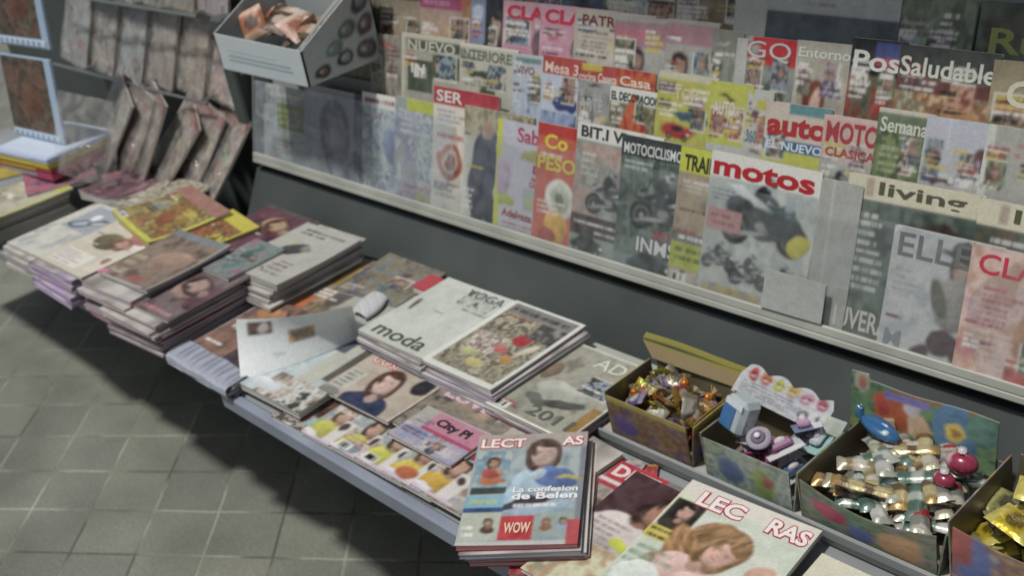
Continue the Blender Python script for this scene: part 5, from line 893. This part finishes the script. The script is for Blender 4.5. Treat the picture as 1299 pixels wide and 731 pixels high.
for i, (x, cs, hd_) in enumerate(LB):
    bagged(x + .01, 1.245 - .010 * i, .03 + .006 * i, .24, .27, 50 + 2 * i + 4 * math.sin(i * 2.3), -12 + 9 * math.sin(i * 1.9), bo(cs, hd_), 'plastic bagged magazine with a brown-grey cover, %s' % ln[i], gl, -6 - 5 * (i % 3), i + 3)
gu = 'bagged magazines hung in the upper left row'
LU = [(-2.755, ['a87c70', 'c0a89c', '94746c', 'b0a8a8'], 'muted magazine with a reddish picture hung nearest the dark post'), (-2.93, ['a89484', '8c7c6c', 'b8a894'], 'beige bagged magazine hung in the middle of the upper left row'), (-3.11, ['94908c', 'a8988c', '847c78'], 'grey bagged magazine hung in the upper left row beside the blue frames'), (-3.30, ['94a0a4', 'b0b4b0', '84807c'], 'bluish grey bagged magazine hung farthest left in the upper row')]
LU += [(-3.49, ['8c8478', 'a8a094', '6c5c54'], 'brown grey bagged magazine hung behind the blue framed sets'), (-3.68, ['7c8084', '9ca0a0'], 'cold grey bagged magazine hung at the picture edge')]
for i, (x, cs, l_) in enumerate(LU): bagged(x, 1.40, .27, .235, .25, 68, -5, bo(cs), l_, gu, -4, i + 20)
gu2 = 'bagged magazines hung in the top left row'
LU2 = [(-2.72, ['9c94a0', 'ac98a8', 'b4aca8'], 'lilac grey bagged magazine in the top left row beside the white tray'), (-2.90, ['94988c', '9c8c7c', 'a0a070'], 'olive grey bagged magazine in the top left row'), (-3.08, ['8c9490', 'a8a498'], 'green-grey bagged magazine in the top left row'), (-3.26, ['8c9494', 'a4a09c'], 'slate bagged magazine in the top left row')]
LU2 += [(-3.45, ['94989c', '74706c', 'a8a49c'], 'grey and brown bagged magazine hung at the top, behind the blue frame')]
for i, (x, cs, l_) in enumerate(LU2): bagged(x, 1.43, .51, .225, .28, 76, -3, bo(cs), l_, gu2, -3, i + 30)
for zz, l_ in ((.285, 'lower wire rail holding the hung bagged magazines'), (.515, 'upper wire rail holding the top left bagged magazines')):
    mb = MB(); mb.tube([(-3.7, 1.335 + (zz > .4) * .045, TZ + zz), (-2.705, 1.335 + (zz > .4) * .045, TZ + zz)], .005, 8)
    for x in (-3.5, -3.1, -2.75): mb.tube([(x, 1.335 + (zz > .4) * .045, TZ + zz), (x, 1.462, TZ + zz)], .004, 6)
    props(mb.obj('wire_rail', WIRE, None), l_, 'rail')
# pinkish heap
hp = 'crumpled magazines heaped at the back left'
for i, (x, y, z, yaw, cs, l_) in enumerate([(-3.06, 1.10, .02, -12, ['9c645c', '7c4c54', 'b08478', '5c3c44'], 'reddish brown crumpled magazine at the back left of the table'), (-3.2, 1.06, .05, 8, ['8c5c64', 'a87c80', '544048'], 'dull pink crumpled magazine at the back left of the table'), (-3.34, 1.0, .075, -20, ['5c4c64', 'b06478', '7c6c7c'], 'purple magazine under the yellow edged pile'), (-3.02, 1.03, .055, 10, ['74505c', '5c4048', '94747c'], 'dark plum magazine on top of the back left heap')]):
    tabmag(x, y, z, yaw, .22, .2, [('bg', cs[0]), ('n', 0, 0, 1, 1, cs, 5)], l_, group=hp, amp=.03, t=.012, res=.004)
tabmag(-3.50, .93, .10, -28, .16, .18, [('bg','b09c2c'),('n',0,0,1,1,['b8a430','a08c28'],3)], 'mustard yellow booklet on the far left pile', t=.006)
# far left: flat boxed sets and two framed sets standing
fl = 'flat boxed sets stacked at the far left'
x0, y0 = -2.93, .64
def flatbox(z, t, col, top, dx, dy, label, yaw=8, w_=.30, h=.24):
    mb = MB().box(-w_ / 2, 0, 0, w_ / 2, h, t, lin(col), .002); mb.box(-w_ / 2 + .01, .01, t + .0003, w_ / 2 - .01, h - .01, t + .0012, lin(top)); mb.box(-w_ / 2 + .02, -.0012, t * .3, w_ / 2 - .08, -.0002, t * .75, lin(top))
    o = mb.obj('flat_box', CARD, None); o.location = (-3.28 + dx, .99 + dy, TZ + z); o.rotation_euler = (0, 0, R(yaw)); return props(o, label, 'box', fl)
def frame_set(z0_, dx, dy, w_, h, label, lean=80):
    Mx = Matrix.Rotation(R(6), 3, 'Z') @ Matrix.Rotation(R(lean), 3, 'X')
    root = empty('framed_set', (-3.28 + dx, .99 + dy, TZ + z0_), Mx.to_euler()); props(root, label, 'boxed set', 'blue framed boxed sets at the far left')
    art_sheet(w_ * .86, h * .88, [('bg','6c4c3c'),('n',0,0,1,1,['5c4438','74584a','4c4038','6c644c'],3),('e',.6,.4,.25,.2,'6c4838')], Matrix.Translation((-w_ * .05, h * .1, .0105)), 3, .004, None, 'picture', PRINT, root)
    MB().box(-w_ / 2, 0, 0, w_ / 2, h, .01, lin('a8c0d8'), .002).obj('frame', PLAST, root)
    mb = MB().box(-w_ * .45, h * .02, .0102, w_ * .45, h * .085, .013, lin('c4d4e0'), .001)
    for k2 in range(8): mb.box(-w_ * .42 + k2 * w_ * .105, h * .03, .0132, -w_ * .38 + k2 * w_ * .105, h * .075, .0136, lin('7c94b4'))
    mb.obj('strip', CARD, root)
for zz, tt, c_, t_, dx, l_ in [(.10, .022, 'b04c6c', '8ca4a8', 0, 'pink flat boxed set with a grey-blue patch in the far left stack'), (.123, .012, '8c2c34', 'c8b830', .004, 'thin dark red flat box under the yellow one in the far left stack'), (.136, .016, 'c8b828', 'c8c060', -.003, 'bright yellow flat boxed set in the far left stack'), (.153, .016, 'b0c0dc', 'c0ccdc', .002, 'pale blue flat boxed set topmost in the far left stack')]:
    flatbox(zz, tt, c_, t_, dx, 0, l_)
frame_set(.171, -.055, .10, .30, .25, 'lower blue-white framed set with a brown picture at the far left')
frame_set(.44, -.07, .16, .30, .28, 'upper blue-white framed set with a brown picture at the far left corner')
for p in _proto.values():
    if not p[1]: bpy.data.objects.remove(p[0])

cb = curved_sheet('plastic_bag', (-3.14, 1.02, TZ + .13), (-2.98, 1.12, TZ + .05), (-2.99, 1.2, TZ + .30), (-3.16, 1.12, TZ + .34), FILM, .014, None, 30, 9)
props(cb, 'crumpled clear plastic bag hanging between the blue framed set and the bagged magazines', 'plastic bag')


# ============================================================ camera and light
cx = Vector((0.70002471, 0.69851517, -0.14846537)); cy = Vector((0.2489567, -0.43356822, -0.86604801)); cz = Vector((-0.66931754, 0.56929355, -0.4774085))
cam = bpy.data.cameras.new('camera'); cam.sensor_width = 36; cam.lens = 36 * 1385.9 / 1299; cam.clip_end = 200; cam.clip_start = .05
cam.dof.use_dof = True; cam.dof.focus_distance = 1.32; cam.dof.aperture_fstop = 5.6
co = bpy.data.objects.new('camera', cam); C.objects.link(co)
Mc = Matrix((cx, -cy, -cz)).transposed().to_4x4(); Mc.translation = CAM; co.matrix_world = Mc
bpy.context.scene.camera = co
SUN_D = Vector((.14, .34, -1)).normalized()      # direction the light travels
sun = bpy.data.lights.new('sun', 'SUN'); sun.energy = 3.7; sun.angle = R(3.5); sun.color = (1, .975, .94)
so = bpy.data.objects.new('sun', sun); C.objects.link(so); so.rotation_euler = SUN_D.to_track_quat('-Z', 'Y').to_euler(); so.location = (0, 0, 6)
w = bpy.data.worlds.new('World'); bpy.context.scene.world = w; w.use_nodes = True; nt = w.node_tree
bg = nt.nodes['Background']; sk = nt.nodes.new('ShaderNodeTexSky'); sk.sky_type = 'NISHITA'; sk.sun_disc = False
sk.sun_elevation = math.asin(-SUN_D.z); sk.sun_rotation = math.atan2(-SUN_D.x, -SUN_D.y); sk.air_density = 1; sk.dust_density = 3
hs = nt.nodes.new('ShaderNodeHueSaturation'); hs.inputs['Saturation'].default_value = .62
nt.links.new(sk.outputs[0], hs.inputs['Color']); nt.links.new(hs.outputs[0], bg.inputs[0]); bg.inputs[1].default_value = .07
sc = bpy.context.scene; sc.view_settings.view_transform = 'Standard'; sc.view_settings.look = 'None'; sc.view_settings.exposure = -.4; sc.view_settings.gamma = 1
sc.cycles.max_bounces = 6; sc.cycles.transparent_max_bounces = 16
